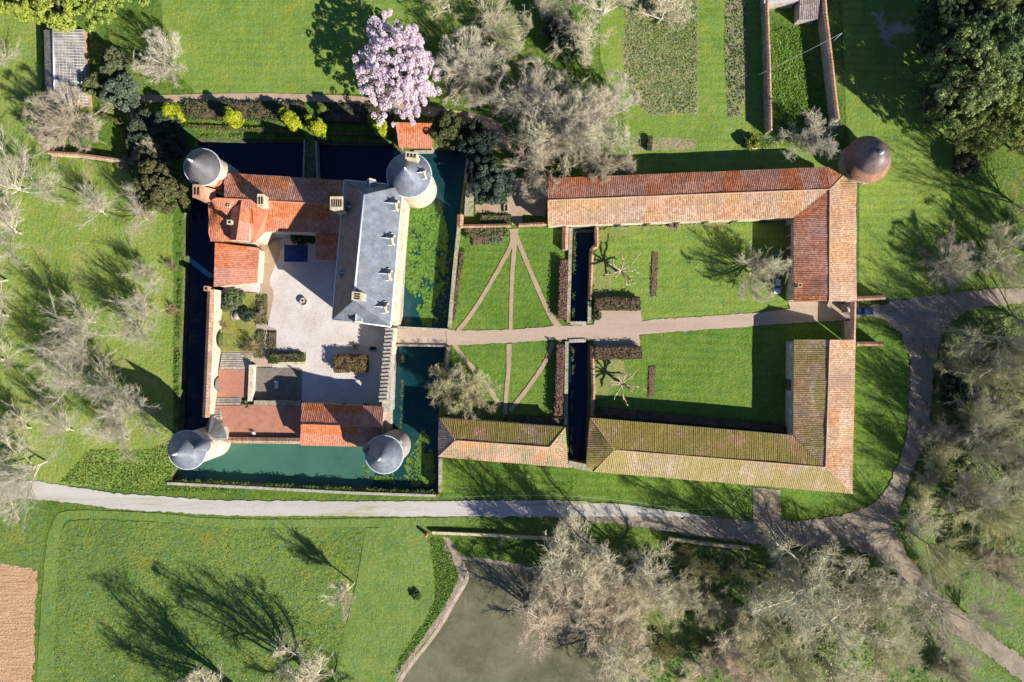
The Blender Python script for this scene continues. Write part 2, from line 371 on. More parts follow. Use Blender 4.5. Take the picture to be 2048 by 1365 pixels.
M['redgravel']=dirt('red_gravel',(.3,.12,.075),(.42,.19,.125),(.48,.24,.16),.5,.05)
M['slabs']=dirt('dark_slabs',(.12,.1,.08),(.2,.17,.14),(.28,.25,.2),.6,.04)
M['soil']=dirt('ploughed_soil',(.38,.21,.1),(.58,.35,.19),(.7,.46,.27),.5,.45,0,(.35,2.2,1))
M['shore']=dirt('pebble_shore',(.16,.12,.07),(.33,.26,.19),(.45,.38,.31),.8,.2)
M['bank']=stone('mossy_bank',(.05,.07,.02),(.12,.12,.06),(.22,.19,.12),1.0,.15,(.06,.1,.02),.5)
M['tile_new']=tiles('orange_canal_tiles',[(.36,.12,.055),(.5,.17,.085),(.6,.25,.14)],darkamt=.68)
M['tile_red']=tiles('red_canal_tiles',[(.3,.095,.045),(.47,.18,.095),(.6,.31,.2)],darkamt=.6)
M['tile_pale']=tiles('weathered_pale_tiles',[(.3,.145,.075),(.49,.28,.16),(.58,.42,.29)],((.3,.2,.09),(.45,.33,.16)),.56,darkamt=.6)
M['tile_moss']=tiles('mossy_canal_tiles',[(.34,.15,.08),(.48,.27,.16),(.58,.4,.26)],((.17,.14,.02),(.34,.28,.05)),.435,darkamt=.6)
M['tile_moss2']=tiles('lightly_mossy_tiles',[(.32,.15,.09),(.5,.3,.19),(.62,.44,.32)],((.18,.145,.03),(.36,.285,.07)),.485,darkamt=.58)
M['tile_lichen']=tiles('yellow_lichened_tiles',[(.34,.22,.13),(.47,.34,.22),(.6,.47,.34)],((.22,.18,.05),(.42,.345,.12)),.46,darkamt=.58)
M['tile_half']=tiles('patched_lichen_tiles',[(.5,.2,.1),(.6,.28,.15),(.5,.4,.3)],((.15,.13,.03),(.4,.36,.24)),.49,darkamt=.6)
M['tile_grey']=tiles('greyed_old_tiles',[(.2,.14,.11),(.34,.26,.22),(.5,.42,.38)],darkamt=.6)
M['coping']=tiles('coping_tiles',[(.3,.13,.08),(.46,.25,.15),(.6,.42,.28)],((.2,.17,.04),(.3,.25,.08)),.6,darkamt=.58,period=.34)
M['slate']=slate('blue_grey_slate',(.085,.097,.115),(.15,.167,.195),(.23,.245,.27),.5)
M['slate_brown']=slate('lichened_slate',(.12,.09,.08),(.19,.145,.13),(.27,.22,.2),.7)
M['slate_dark']=slate('dark_slate',(.07,.065,.062),(.12,.112,.108),(.17,.16,.15),.55)
M['lead']=plain('zinc_flashing',(.62,.63,.65),.4,.15,2,.0,.5)
M['lime']=stone('limewashed_wall',(.36,.29,.19),(.54,.46,.33),(.64,.57,.45),.5,.03)
M['stone']=stone('rubble_stone',(.22,.19,.15),(.36,.32,.26),(.5,.45,.38),1.4,.08)
M['oldwall']=stone('old_mossy_stone',(.2,.17,.11),(.34,.3,.21),(.46,.42,.33),1.4,.08,(.18,.19,.04),.56)
M['ashlar']=stone('yellow_ashlar',(.42,.33,.18),(.56,.46,.28),(.66,.58,.4),1.0,.03)
M['brick']=stone('orange_brick',(.36,.16,.09),(.46,.24,.14),(.55,.33,.2),3,.03)
M['glass']=plain('window_glass',(.02,.028,.04),.08,.2,3,0,.5)
M['wood']=plain('weathered_wood',(.16,.1,.06),.75)
M['white']=plain('white_paint',(.72,.72,.7),.5,.08)
M['black']=plain('opening_black',(.015,.013,.012),.9)  # near-black fill for chimney openings and the well
M['moat']=water('moat_water',[(.003,.012,.035),(.004,.016,.043),(.006,.022,.05)])  # navy: shade over the north and west moat put into the colour
M['moat_teal']=water('teal_moat_water',[(.003,.026,.038),(.008,.046,.052),(.015,.066,.062)])  # lit copy of the same water, teal for the sunlit east side
M['moat_green']=water('murky_moat_water',[(.03,.1,.085),(.05,.14,.095),(.065,.155,.105)])
M['pond']=water('pond_water',[(.055,.056,.03),(.14,.128,.072),(.225,.205,.13)],.05,.045)
M['leaf']=leafmat('foliage'); M['bark']=barkmat('bark'); M['needle']=leafmat('clipped_foliage',.35,.1)
M['blossom']=leafmat('blossom_petals',.25,.35)
# ================================================================== THE GROUND
RING=[(390,276),(604,278),(632,281),(785,284),(792,298),(866,297),(874,293),(938,291),(930,360),(922,425),(912,520),(897,657),(893,690),(885,760),(879,850),(878,988),(870,991),(700,984),(500,974),(340,966),(352,925),(356,870),(361,700),(366,560),(367,430),(378,380),(386,320)]
CANAL_N=[(1144,455),(1191,453),(1190,490),(1180,500),(1175,645),(1139,645)]
CANAL_S=[(1136,684),(1178,683),(1177,780),(1173,924),(1137,922)]
POND=smooth([(893,1075),(902,1098),(914,1116),(926,1140),(930,1158),(915,1186),(898,1215),(881,1246),(851,1288),(820,1327),(797,1362),(780,1420),(800,1560),(1050,1560),(1340,1460),(1290,1372),(1250,1290),(1180,1205),(1070,1140),(985,1120),(925,1112),(905,1085)],True,5)
BIG=[(-12000,-12000),(14000,-12000),(14000,13500),(-12000,13500)]
sheet('ground',BIG,M['ground'],0,[RING,CANAL_N,CANAL_S,POND])
def skirt(name,loop,z0,z1,inset,mt,world=False):
    w=[Vector((p[0],p[1],0)) for p in loop] if world else PL(loop); c=sum(w,Vector())/len(w); mb=MB(); n=len(w)
    ar=sum(w[i].x*w[(i+1)%n].y-w[(i+1)%n].x*w[i].y for i in range(n)); s=1 if ar>0 else -1; lo=[]
    for i in range(n):
        d=(w[(i+1)%n]-w[i-1]).normalized(); lo.append(w[i]+Vector((-d.y,d.x,0))*s*inset)
    for i in range(n):
        j=(i+1)%n; a,b=w[i],w[j]; c0,d0=lo[i],lo[j]
        mb.poly([(a.x,a.y,z1),(b.x,b.y,z1),(d0.x,d0.y,z0),(c0.x,c0.y,z0)][::s])
    return struct(mb.build(name,mt))
skirt('moat_bank',RING,-3,0,.7,M['bank'])
skirt('canal_bank',CANAL_N,-3,0,.15,M['bank']); skirt('canal_bank',CANAL_S,-3,0,.15,M['bank'])
skirt('pond_shore',POND,-1.0,0.0,2.6,M['shore'])
def grown(loop,d):
    cx=sum(p[0] for p in loop)/len(loop); cy=sum(p[1] for p in loop)/len(loop)
    return [(p[0]+d*(1 if p[0]>cx else -1),p[1]+d*(1 if p[1]>cy else -1)) for p in loop]
sheet('moat_water',grown(RING,4),M['moat'],-2.1)
sheet('moat_water',[(800,285),(950,280),(940,370),(915,560),(905,660),(895,800),(885,1000),(738,1000),(752,930),(780,870),(795,700),(805,560),(815,420),(800,330)],M['moat_teal'],-2.08)
sheet('moat_water',rough([(350,884),(722,884),(752,930),(738,984),(500,978),(342,970)],8,3),M['moat_green'],-2.07)
sheet('canal_water',grown(CANAL_N,2),M['moat'],-2.1); sheet('canal_water',grown(CANAL_S,2),M['moat'],-2.1)
sheet('pond_water',grown(POND,3),M['pond'],-.35)
# the shore of the pond, a band of pebbles
sheet('pebble_shore',rough(ribbon([(888,1074),(905,1112),(922,1150),(908,1192),(874,1246),(842,1288),(810,1330),(788,1365),(770,1420)],[8,18,14,11,12,9,12,12,16]),4,3.5),M['shore'],.02,[POND])
# grass
Z1,Z2,Z3,Z4=.02,.045,.07,.095
sheet('lawn',rough([(316,-90),(905,-90),(865,20),(850,60),(720,188),(690,188),(392,187),(330,120)],8,1.5),M['lawn'],Z1)
sheet('lawn',rough([(-130,-90),(60,-90),(84,88),(82,300),(240,334),(346,425),(346,950),(306,982),(180,973),(-130,960)],8,2),M['orchard'],Z1)
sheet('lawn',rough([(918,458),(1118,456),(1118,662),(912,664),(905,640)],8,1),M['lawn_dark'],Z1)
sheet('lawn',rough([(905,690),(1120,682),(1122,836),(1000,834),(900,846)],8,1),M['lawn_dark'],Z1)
sheet('lawn',rough([(1202,470),(1245,456),(1590,442),(1590,606),(1500,627),(1283,644),(1281,624),(1190,618),(1188,512)],8,1),M['lawn'],Z1)
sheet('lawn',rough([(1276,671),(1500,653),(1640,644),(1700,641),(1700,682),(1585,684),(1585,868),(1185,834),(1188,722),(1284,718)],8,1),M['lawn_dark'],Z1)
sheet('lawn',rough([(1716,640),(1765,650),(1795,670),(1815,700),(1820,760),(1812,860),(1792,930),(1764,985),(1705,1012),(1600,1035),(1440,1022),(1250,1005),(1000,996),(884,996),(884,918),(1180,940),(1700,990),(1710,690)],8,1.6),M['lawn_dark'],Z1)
sheet('lawn',rough([(1682,-90),(1850,-60),(1905,300),(1895,480),(1962,572),(1850,594),(1742,604),(1718,600),(1718,370),(1692,250)],9,2),M['lawn'],Z1)
sheet('lawn',rough([(1200,-90),(1534,-90),(1545,262),(1560,292),(1690,300),(1690,350),(1260,350),(1255,255),(1200,120)],9,2),M['lawn'],Z1)
sheet('enclosure_grass',rough([(1536,50),(1645,50),(1672,270),(1546,262)],8,1),M['ground'],Z1+.01)
sheet('vegetable_bed',rough([(1246,82),(1260,-60),(1396,-60),(1396,228),(1300,231),(1270,205),(1249,150)],3,4),M['veg'],Z2)
sheet('vegetable_bed',rough([(1450,-60),(1490,-60),(1495,170),(1482,236),(1456,236),(1450,120)],5,2,3),M['veg'],Z2)
sheet('vegetable_bed',rough([(1262,274),(1392,276),(1392,300),(1262,304)],5,2,9),M['veg'],Z2)
sheet('meadow',rough([(134,1044),(180,1038),(430,1052),(734,1054),(704,1190),(684,1290),(650,1460),(86,1460),(104,1200),(112,1090)],7,2.2),M['meadow'],Z1)
sheet('meadow',rough([(-130,1000),(50,1002),(98,1022),(88,1090),(80,1142),(30,1133),(-130,1128)],7,2,4),M['meadow'],Z1)
sheet('ploughed_field',rough([(-130,1127),(30,1131),(76,1140),(71,1230),(66,1365),(60,1480),(-130,1480)],3,5),M['soil'],Z2)
sheet('mown_strip',rough(ribbon([(82,1470),(93,1300),(103,1130),(116,1050),(150,1030),(300,1034),(430,1045),(600,1047),(790,1045),(960,1042)],[34,32,28,22,17,16,16,16,18,16]),7,1.2),M['mown'],Z2)
sheet('mown_strip',rough([(733,1056),(848,1052),(857,1090),(869,1160),(870,1200),(850,1243),(800,1302),(786,1400),(780,1470),(640,1470),(682,1290),(712,1170)],7,1.4),M['mown'],Z2)
sheet('thicket_floor',rough([(1890,660),(1960,625),(2200,600),(2200,1330),(2048,1310),(1930,1220),(1862,1160),(1790,1050),(1822,965),(1845,910),(1864,860),(1868,800),(1872,740)],9,4),M['floor'],Z1)
sheet('woodland_floor',rough([(1220,1200),(1245,1130),(1330,1090),(1500,1100),(1700,1105),(1785,1140),(1840,1215),(1960,1310),(2060,1390),(2060,1500),(1250,1500)],9,4),M['floor'],Z1)
# roads and paths
ROAD=[(-120,960),(73,962),(146,974),(234,987),(400,999),(450,1001),(700,1003),(950,1002),(1100,1000),(1250,1009),(1428,1034),(1505,1042),(1600,1042),(1690,1030),(1742,1010),(1775,975),(1800,915),(1815,860),(1818,780),(1820,720),(1800,668),(1768,640),(1722,628),(1722,612),(1800,600),(1900,586),(2000,578),(2200,570),(2200,590),(2048,606),(1930,622),(1896,650),(1878,690),(1866,740),(1862,800),(1858,860),(1838,910),(1815,965),(1800,1020),(1782,1050),(1815,1110),(1860,1170),(1930,1232),(2048,1318),(2200,1420),(2200,1470),(2048,1366),(1960,1300),(1900,1262),(1838,1205),(1780,1130),(1700,1095),(1505,1088),(1428,1077),(1250,1050),(1100,1034),(950,1033),(450,1032),(400,1028),(234,1018),(147,1006),(59,998),(-120,992)]
sheet('road',rough(ROAD[:11]+ROAD[-8:],5,2.4),M['track'],Z3)
sheet('road',rough(ROAD[10:-7],4,5.0,5),M['lane'],Z3)
sheet('road',rough([(1505,975),(1560,980),(1562,1048),(1506,1048)],6,1.5),M['lane'],Z3+.012)
sheet('drive',rough([(894,660),(912,662),(1017,660),(1105,653),(1187,650),(1190,620),(1281,622),(1284,643),(1300,640),(1500,627),(1580,618),(1575,604),(1700,602),(1716,606),(1722,636),(1690,641),(1600,646),(1500,653),(1278,670),(1280,693),(1190,694),(1187,680),(1100,681),(915,691),(893,692)],5,1.6),M['drive'],Z3)
def path(c,w,sd=0): return sheet('path',rough(ribbon(c,w),5,.8,sd),M['path'],Z2)
path([(1028,458),(1029,490),(1024,560),(1021,663)],[20,9,8,7])
path([(1026,470),(1022,492),(985,560),(945,625),(915,664)],[14,9,8,8,9],1)
path([(1030,470),(1040,492),(1068,560),(1095,620),(1118,656)],[12,9,9,9,14],2)
path([(1018,688),(1017,740),(1012,800),(1010,836)],[11,9,8,8],3)
path([(1106,684),(1092,722),(1060,770),(1020,822)],[8,8,8,10],4)
path([(908,690),(930,718),(965,760),(1000,812)],[8,8,8,10],5)
path([(230,200),(372,197),(500,195),(620,197),(720,201),(800,212),(880,228),(985,252),(1000,300)],[14,15,16,15,15,14,22,26,30],6)
path([(950,412),(1000,410),(1030,418),(1034,450)],[30,30,26,20],7)
path([(985,398),(1050,395),(1094,400)],[60,70,70],8)
path([(250,205),(270,240),(262,330)],[14,14,14],9)
# worn earth round the pollards and along the barn
for a,sd in (([(1188,520),(1215,525),(1222,600),(1190,612)],1),([(1190,724),(1240,720),(1250,760),(1190,800)],2),([(1196,462),(1280,452),(1450,446),(1452,456),(1290,464),(1205,486)],3)):
    sheet('worn_grass',rough(smooth(a),3,4.5,sd),M['worn'],Z2)

# ================================================================== THE ISLAND
ISL=[(446,364),(704,377),(818,384),(812,440),(801,655),(790,690),(782,812),(782,883),(424,883),(428,800),(442,600),(450,560),(450,480)]
sheet('island_ground',ISL,M['drive'],0)
skirt('island_wall',ISL,-3,0,-.15,M['stone'])
sheet('courtyard_gravel',rough([(519,500),(545,462),(690,470),(688,640),(787,660),(776,815),(604,815),(604,738),(545,735),(545,725),(612,722),(612,704),(553,702),(553,660),(537,652),(537,588),(450,578),(450,560),(515,560)],6,1),M['gravel'],Z1)
sheet('courtyard_earth',rough(smooth([(520,500),(540,470),(566,478),(556,520),(540,560),(548,590),(536,640),(522,590)]),4,2.5,3),M['path'],Z1+.01)
sheet('courtyard_lawn',rough([(446,586),(515,586),(513,702),(438,704)],6,1),M['court_grass'],Z2)
sheet('slab_yard',[(508,736),(600,736),(600,804),(506,804)],M['slabs'],Z2)
# the bridge over the moat, the causeway and the canal crossing
def solid(name,loop,z0,z1,mt,label,cat,par=None):
    mb=MB(); w=PL(loop); ar=sum(w[i].x*w[(i+1)%len(w)].y-w[(i+1)%len(w)].x*w[i].y for i in range(len(w)))
    mb.prism(w if ar>0 else w[::-1],z0,z1); o=mb.build(name,mt,par)
    if label: tag(o,label,cat)
    return o
br=thing('bridge','stone bridge carrying the sandy drive across the moat to the gate','bridge',P(842,673))
solid('deck',[(782,657),(899,661),(899,691),(782,690)],-3,.075,M['drive'],None,None,br)
for a,b,nm in (((796,655),(896,660),.45),((792,691),(893,692.5),.5)):
    mb=MB(); mb.wall(P(*a),P(*b),.45,-3,nm); mb.build('parapet',M['stone'],br)
ca=thing('causeway','narrow grassed dam splitting the north moat beneath the topiary','causeway',P(619,315))
solid('earth_bank',[(610,274),(630,274),(634,374),(608,374)],-3,-.35,M['bank'],None,None,ca)
for a,b in (((609,274),(606,368)),((631,274),(635,370))):
    mb=MB(); mb.wall(P(*a),P(*b),.4,-3,.0); mb.build('kerb_wall',M['oldwall'],ca)
# terraces south-west of the court, with their steps
def terrace(loop,z,label):
    t=thing('terrace',label,'terrace',P(*loop[0],0)); w=[P(x,y,z) for x,y in loop]
    mb=MB(); mb.prism(w[::-1],0,z-.02,True); mb.build('retaining_wall',M['stone'],t)
    mb=MB(); mb.poly([(p.x,p.y,z) for p in w][::-1]); mb.build('gravel_top',M['redgravel'],t)
terrace([(438,739),(498,739),(497,797),(432,797)],1.2,'small square red gravel terrace between two flights of steps')
terrace([(429,810),(604,810),(604,884),(424,884)],1.9,'long red gravel terrace beside the orange roofed barn')
def steps(label,x0,x1,xs0,xs1,y0,y1,z0,z1,n):
    t=thing('garden_steps',label,'steps',P((x0+x1)/2,y0,0))
    for i in range(n):
        k=i/n; k2=(i+1)/n; z=z0+(z1-z0)*k2; mb=MB()
        a0=x0+(xs0-x0)*k; a1=x1+(xs1-x1)*k
        pts=[P(a0,y0+(y1-y0)*k,z),P(a1,y0+(y1-y0)*k,z),P(a1,y1+.2+.3*(n-i),z),P(a0,y1+.2+.3*(n-i),z)]
        pts=[P(a0,y0+(y1-y0)*k,z),P(a1,y0+(y1-y0)*k,z),P(a1,y0+(y1-y0)*k2+1.5,z),P(a0,y0+(y1-y0)*k2+1.5,z)]
        mb.prism(pts[::-1],0,z); mb.build('step',M['stone'],t)
steps('wide flight of stone steps below the courtyard lawn',445,506,438,498,702,738,0,1.2,8)
steps('short flight of stone steps up to the long red terrace',432,482,430,480,796,810,1.2,1.9,4)
steps('narrow flight of steps against the west rampart',426,441,425,441,820,838,1.9,2.8,5)

# ================================================================== HOUSES
UP=Vector((0,0,1))
def walls(name,loop,z0,z1,mt,par,gables=()):
    mb=MB(); w=[Vector(p) for p in loop]; n=len(w)
    ar=sum(w[i].x*w[(i+1)%n].y-w[(i+1)%n].x*w[i].y for i in range(n))
    if ar<0: w=w[::-1]
    mb.prism(w,z0,z1,True)
    for g in gables: mb.poly(g)
    return mb.build(name,mt,par)
def windowbox(par,c,size,rz,frame='white',name='window'):
    mb=MB(); mb.box(c,size,rz); f=mb.build(name,M[frame],par)
    g=MB(); g.box(c,(size[0]*.78,size[1]+.05,size[2]*.84),rz); g.build('pane',M['glass'],f); return f
def chimney(par,px,py,ztop,zbot,sx,sy,mt,flues=(3,1),rz=0):
    """brick or stone stack whose top is seen at px,py"""
    c=P(px,py,ztop); mb=MB(); mb.box((c.x,c.y,(ztop+zbot)/2),(sx,sy,ztop-zbot),rz)
    mb.box((c.x,c.y,ztop+.1),(sx+.22,sy+.22,.24),rz)
    nx,ny=flues
    ca,sa=math.cos(rz),math.sin(rz)
    o=mb.build('chimney',mt,par); mb=MB()
    for i in range(nx):
        for j in range(ny):
            x=(i+.5-nx/2)*sx/nx*.94; y=(j+.5-ny/2)*sy/ny*.94
            mb.box((c.x+x*ca-y*sa,c.y+x*sa+y*ca,ztop+.23),(sx/nx*.6,sy/ny*.62,.06),rz)
    mb.build('flue',M['black'],o); return o
# ---- the manor: tall slate roof
Z0,ZE,ZR=-2.4,12.0,21.2
man=thing('manor_house','tall manor wing with steep hipped blue slate roof and white dormers','house',P(760,520))
eNW,eSW,eSE,eNE=P(689,361,ZE),P(665,638,ZE),P(781.5,654,ZE),P(804,372,ZE)
rN,rS=P(728,390,ZR),P(707.5,601.5,ZR)
def ins(p,q,d,z): v=(Vector(q)-Vector(p)); v.z=0; v.normalize(); r=Vector(p)+v*d; return Vector((r.x,r.y,z))
cm=(eNW+eSE)/2
walls('wall',[ins(p,cm,.5,0) for p in (eNW,eSW,eSE,eNE)],Z0,ZE-.1,M['lime'],man)
def slates(name,pts,mt,par,lab=None,th=.18):
    mb=MB(); pts=[Vector(p) for p in pts]; n=(pts[1]-pts[0]).cross(pts[2]-pts[0])
    if n.z<0: pts=pts[::-1]
    mb.poly(pts); lo=[p-UP*th for p in pts]; m=len(pts)
    for i in range(m): mb.poly([pts[i],lo[i],lo[(i+1)%m],pts[(i+1)%m]])
    mb.poly(lo[::-1]); o=mb.build(name,mt,par)
    if lab: o['label']=lab
    return o
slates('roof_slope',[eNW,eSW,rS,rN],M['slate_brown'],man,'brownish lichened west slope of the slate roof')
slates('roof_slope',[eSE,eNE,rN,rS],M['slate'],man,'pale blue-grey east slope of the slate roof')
slates('roof_slope',[eSW,eSE,rS],M['slate'],man); slates('roof_slope',[eNE,eNW,rN],M['slate'],man)
mb=MB()
mb.tube([rN+UP*.05,rS+UP*.05],.22,6); mb.build('ridge_flashing',M['lead'],man)
mb=MB()
for a,b in ((eNW,eSW),(eSW,eSE),(eSE,eNE),(eNE,eNW)): mb.tube([a-UP*.02,b-UP*.02],.2,6)
mb.build('gutter',M['lead'],man)
mb=MB()
for a,b in ((rS,eSW),(rS,eSE),(rN,eNW),(rN,eNE)):
    mb=MB(); mb.tube([a+UP*.03,b+UP*.03],.08,5); mb.build('hip_flashing',M['slate_dark'],man)
def dormer(par,px,py,dirv,zf,w=2.3,depth=4.2,hw=2.0,stonemat='ashlar'):
    """gabled dormer: front face seen at px,py, facing dirv; slate hood behind it with white flashing"""
    d=Vector(dirv).normalized(); s=Vector((-d.y,d.x,0)); c=P(px,py,zf); c=Vector((c.x,c.y,zf))
    a,b=c-s*w/2,c+s*w/2; top=c+UP*(hw*1.25)
    mb=MB(); zb=zf-1.0
    F=[Vector((a.x,a.y,zb)),Vector((b.x,b.y,zb)),b+UP*hw*.4,top,a+UP*hw*.4]; Bk=[p-d*.55 for p in F]; m=5
    mb.poly(F); mb.poly(Bk[::-1])
    for i in range(m): mb.poly([F[i],Bk[i],Bk[(i+1)%m],F[(i+1)%m]])
    o=mb.build('dormer',M[stonemat],par)
    mb=MB(); a1,b1=a+UP*hw*.38-s*.15,b+UP*hw*.38+s*.15; t0=top-d*.3; t1=top-d*depth
    k=.45
    mb.poly([a1-d*.3,a1-d*depth*k,t1,t0]); mb.poly([b1-d*.3,t0,t1,b1-d*depth*k])
    mb.poly([a-UP*1-d*.3,a-UP*1-d*depth*.6,a1-d*depth*k,a1-d*.3]); mb.poly([b-UP*1-d*.3,b1-d*.3,b1-d*depth*k,b-UP*1-d*depth*.6])
    mb.build('hood',M['slate'],o)
    mb=MB(); mb.tube([t0+UP*.03,t1+UP*.03],.1,5)
    for e in (a1,b1): mb.tube([t1+UP*.04,e-d*depth*k+UP*.04],.1,5); mb.tube([e-d*depth*k+UP*.03,e-d*.3+UP*.03],.08,5)
    mb.build('flashing',M['lead'],o)
    mb=MB(); mb.box(c+d*.03+UP*.1,(.06,w*.55,1.5),math.atan2(d.y,d.x)); mb.build('pane',M['glass'],o)
    mb=MB(); mb.lathe(top-d*.25+UP*.0,[(.2,0),(.24,.2),(.1,.35),(.16,.5),(.02,.75)],8); mb.build('finial',M['ashlar'],o)
EA=(1,-.08,0)
for x,y in ((797,412),(789,481),(783.5,551),(776,616)): dormer(man,x,y,EA,13.9)
dormer(man,715,646,(-.1,-1,0),13.4,1.9,3.4,1.7)
for x,y in ((681,547),(693,417)): dormer(man,x-1,y,(-1,.08,0),13.6,2.0,3.6,1.8)
dormer(man,744,361,(.05,1,0),13.4,1.8,3.2,1.7)
chimney(man,714.5,593,22.6,15.5,2.0,1.5,M['ashlar'],(1,3),-.07)
chimney(man,673.5,407,18.6,10,2.5,2.6,M['ashlar'],(5,1),.0)
for zc in (2.2,7.6):
    for y in (424,452,484,520,554,586,620):
        t=(y-372)/(654-372); e=eNE.lerp(eSE,t); c=ins(e,cm,.0,zc); c=Vector((e.x-.36,e.y,zc)); windowbox(man,c,(.12,1.15,2.1),-.078)
for t in (.2,.4,.6,.8):
    for zc in (2.4,7.6):
        e=eSW.lerp(eSE,t); windowbox(man,Vector((e.x,e.y+.42,zc)),(1.1,.12,2.0),-.11)
        e=eNW.lerp(eSW,.35+.6*t); windowbox(man,Vector((e.x+.42,e.y,zc)),(.12,1.1,2.0),-.07)
# ---- the old north wing: orange tiles
nw=thing('north_wing','L-shaped old wing under orange canal tiles with a cross gable','house',P(560,420))
ze,zr=7.6,10.8
a0,a1=P(447.5,346.5,ze),P(691,361,ze); q0,q1=P(430,396.5,zr),P(684,410,zr)
b=[P(x,y,ze) for x,y in ((416,409),(421,483),(470,485),(503,487),(511,484),(519,474),(531,464))]
walls('wall',[P(x,y,ze) for x,y in ((450,350),(689,364),(688,408),(680,462),(632,464),(533,461),(521,471),(511,481),(470,482),(424,480),(420,411),(432,398),(448,398))],-2.4,ze-.5,M['lime'],nw)
mb=MB(); E1=a1-a0; mb2=MB()
slope(mb,[a0,a1,q1,q0+(q1-q0)*.12,P(449,396,zr-.05)],E1); 
walls('annex_wall',[P(633,462,ze),P(679,462,ze),P(672,517,ze-1.6),P(634,515,ze-1.6)],0,ze-2.0,M['lime'],nw)
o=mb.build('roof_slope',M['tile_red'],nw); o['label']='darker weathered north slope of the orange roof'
mb=MB()
slope(mb,[q0,q1,P(681,466,ze),P(632,466.5,ze)]+b[::-1],E1) if False else None
slope(mb,[q0,P(505,400.5,zr),P(505,486,ze),b[3],b[2],b[1],b[0]],E1)
slope(mb,[P(505,400.5,zr),P(545,403,zr),P(545,463,ze+.05),b[6],b[5],b[4],P(505,486,ze)],E1)
slope(mb,[P(545,403,zr),q1,P(682,466.5,ze),P(545,463,ze+.05)],E1)
slope(mb,[P(630.5,466.5,ze-.02),P(682,466.5,ze-.02),P(674.5,522,ze-1.6),P(631.5,519,ze-1.6)],E1)
mb.build('roof_slope',M['tile_new'],nw)
mb=MB(); ridge(mb,q0,q1); mb.build('ridge_tiles',M['tile_new'],nw)
# cross gable
g0,g1=P(484,401,10.9),P(473,480.5,12.2); w0,w1=P(462,424,9.95),P(459,480,9.3); x0,x1=P(501,424,9.95),P(497,482,9.3)
mb=MB(); slope(mb,[g0,g1,w1,w0],g1-g0); slope(mb,[g0,x0,x1,g1],g1-g0); mb.build('gable_roof',M['tile_new'],nw)
mb=MB(); zz=3.0
mb.poly([Vector((w1.x,w1.y,zz)),Vector((x1.x,x1.y,zz)),x1-UP*.2,g1-UP*.25,w1-UP*.2]); mb.poly([Vector((x1.x-.2,x1.y,zz)),Vector((x0.x-.2,x0.y,zz)),x0-UP*.2-Vector((.2,0,0)),x1-UP*.2-Vector((.2,0,0))]); mb.poly([Vector((w0.x+.2,w0.y,zz)),Vector((w1.x+.2,w1.y,zz)),w1-UP*.2+Vector((.2,0,0)),w0-UP*.2+Vector((.2,0,0))]); mb.build('gable_wall',M['lime'],nw)
mb=MB(); ridge(mb,g0,g1,.16); mb.build('ridge_tiles',M['tile_new'],nw)
chimney(nw,522,401.5,13.6,9.5,1.25,2.6,M['ashlar'],(2,1))
chimney(nw,394,383,13.2,4,1.5,2.7,M['brick'],(2,1))
chimney(nw,459.5,445,11.8,8,.9,.8,M['ashlar'],(1,1)); chimney(nw,458,412,10.6,9,.55,.5,M['ashlar'],(1,1))
mb=MB(); c=P(412,390,9.5); slope(mb,[P(401,371,12.2),P(401,396,11.6),P(430,408,8.2),P(432,380,8.8)],P(401,396,9)-P(401,371,9),.4,.03); mb.build('chimney_shoulder',M['brick'],nw)
for x in (545,565,590,612):
    windowbox(nw,Vector((P(x,463,ze).x,P(x,463,ze).y+.36,3.2)),(1.0,.12,1.8),-.03)
# ---- annex
an=thing('annex','low lean-to annex with plain orange tiled roof on the moat edge','annex',P(475,530))
A,B,C,D=P(430,486,6.6),P(518.5,496.5,4.6),P(514,566,4.6),P(427.5,574,6.6)
walls('wall',[ins(p,(A+C)/2,.4,0) for p in (A,B,C,D)],-2.4,4.4,M['lime'],an)
mb=MB(); slope(mb,[A,B,C,D],D-A); mb.build('roof',M['tile_new'],an)
mb=MB()
for p,q in ((A,B),(D,C)): mb.poly([ins(p,(A+C)/2,.4,4.3),ins(q,(A+C)/2,.4,4.3),ins(p,(A+C)/2,.4,6.4)])
mb.build('gable_wall',M['lime'],an)
windowbox(an,Vector((P(516,530,4.6).x-.33,P(516,530,4.6).y,2.4)),(.12,1.1,1.5),.03)
# ---- barn on the south terrace
ba=thing('barn','gabled barn with bright orange tiled roof over the south moat','barn',P(690,850))
ze,zr=5.8,8.4
N0,N1,R0,R1,S0,S1=P(604,806,ze),P(767,814,ze),P(601.5,849,zr),P(765,854.5,zr),P(601,891,ze),P(761,894.5,ze)
walls('wall',[ins(p,(N0+S1)/2,.4,0) for p in (N0,N1,S1,S0)],-2.4,ze-.2,M['stone'],ba)
mb=MB(); slope(mb,[N0,N1,R1,R0],N1-N0); slope(mb,[R0,R1,S1,S0],N1-N0); mb.build('roof',M['tile_new'],ba)
mb=MB(); ridge(mb,R0,R1); mb.build('ridge_tiles',M['tile_new'],ba)
mb=MB()
for p,r,q in ((N0,R0,S0),(S1,R1,N1)):
    k=(N0+S1)/2; mb.poly([ins(p,k,.4,ze-.25),ins(q,k,.4,ze-.25),ins(r,k,.4,zr-.25)])
mb.build('gable_wall',M['stone'],ba)
for x in (635,680,725): windowbox(ba,Vector((P(x,808,ze).x,P(x,808,ze).y-.33,2.2)),(1.1,.12,1.8),-.04,'wood','door')

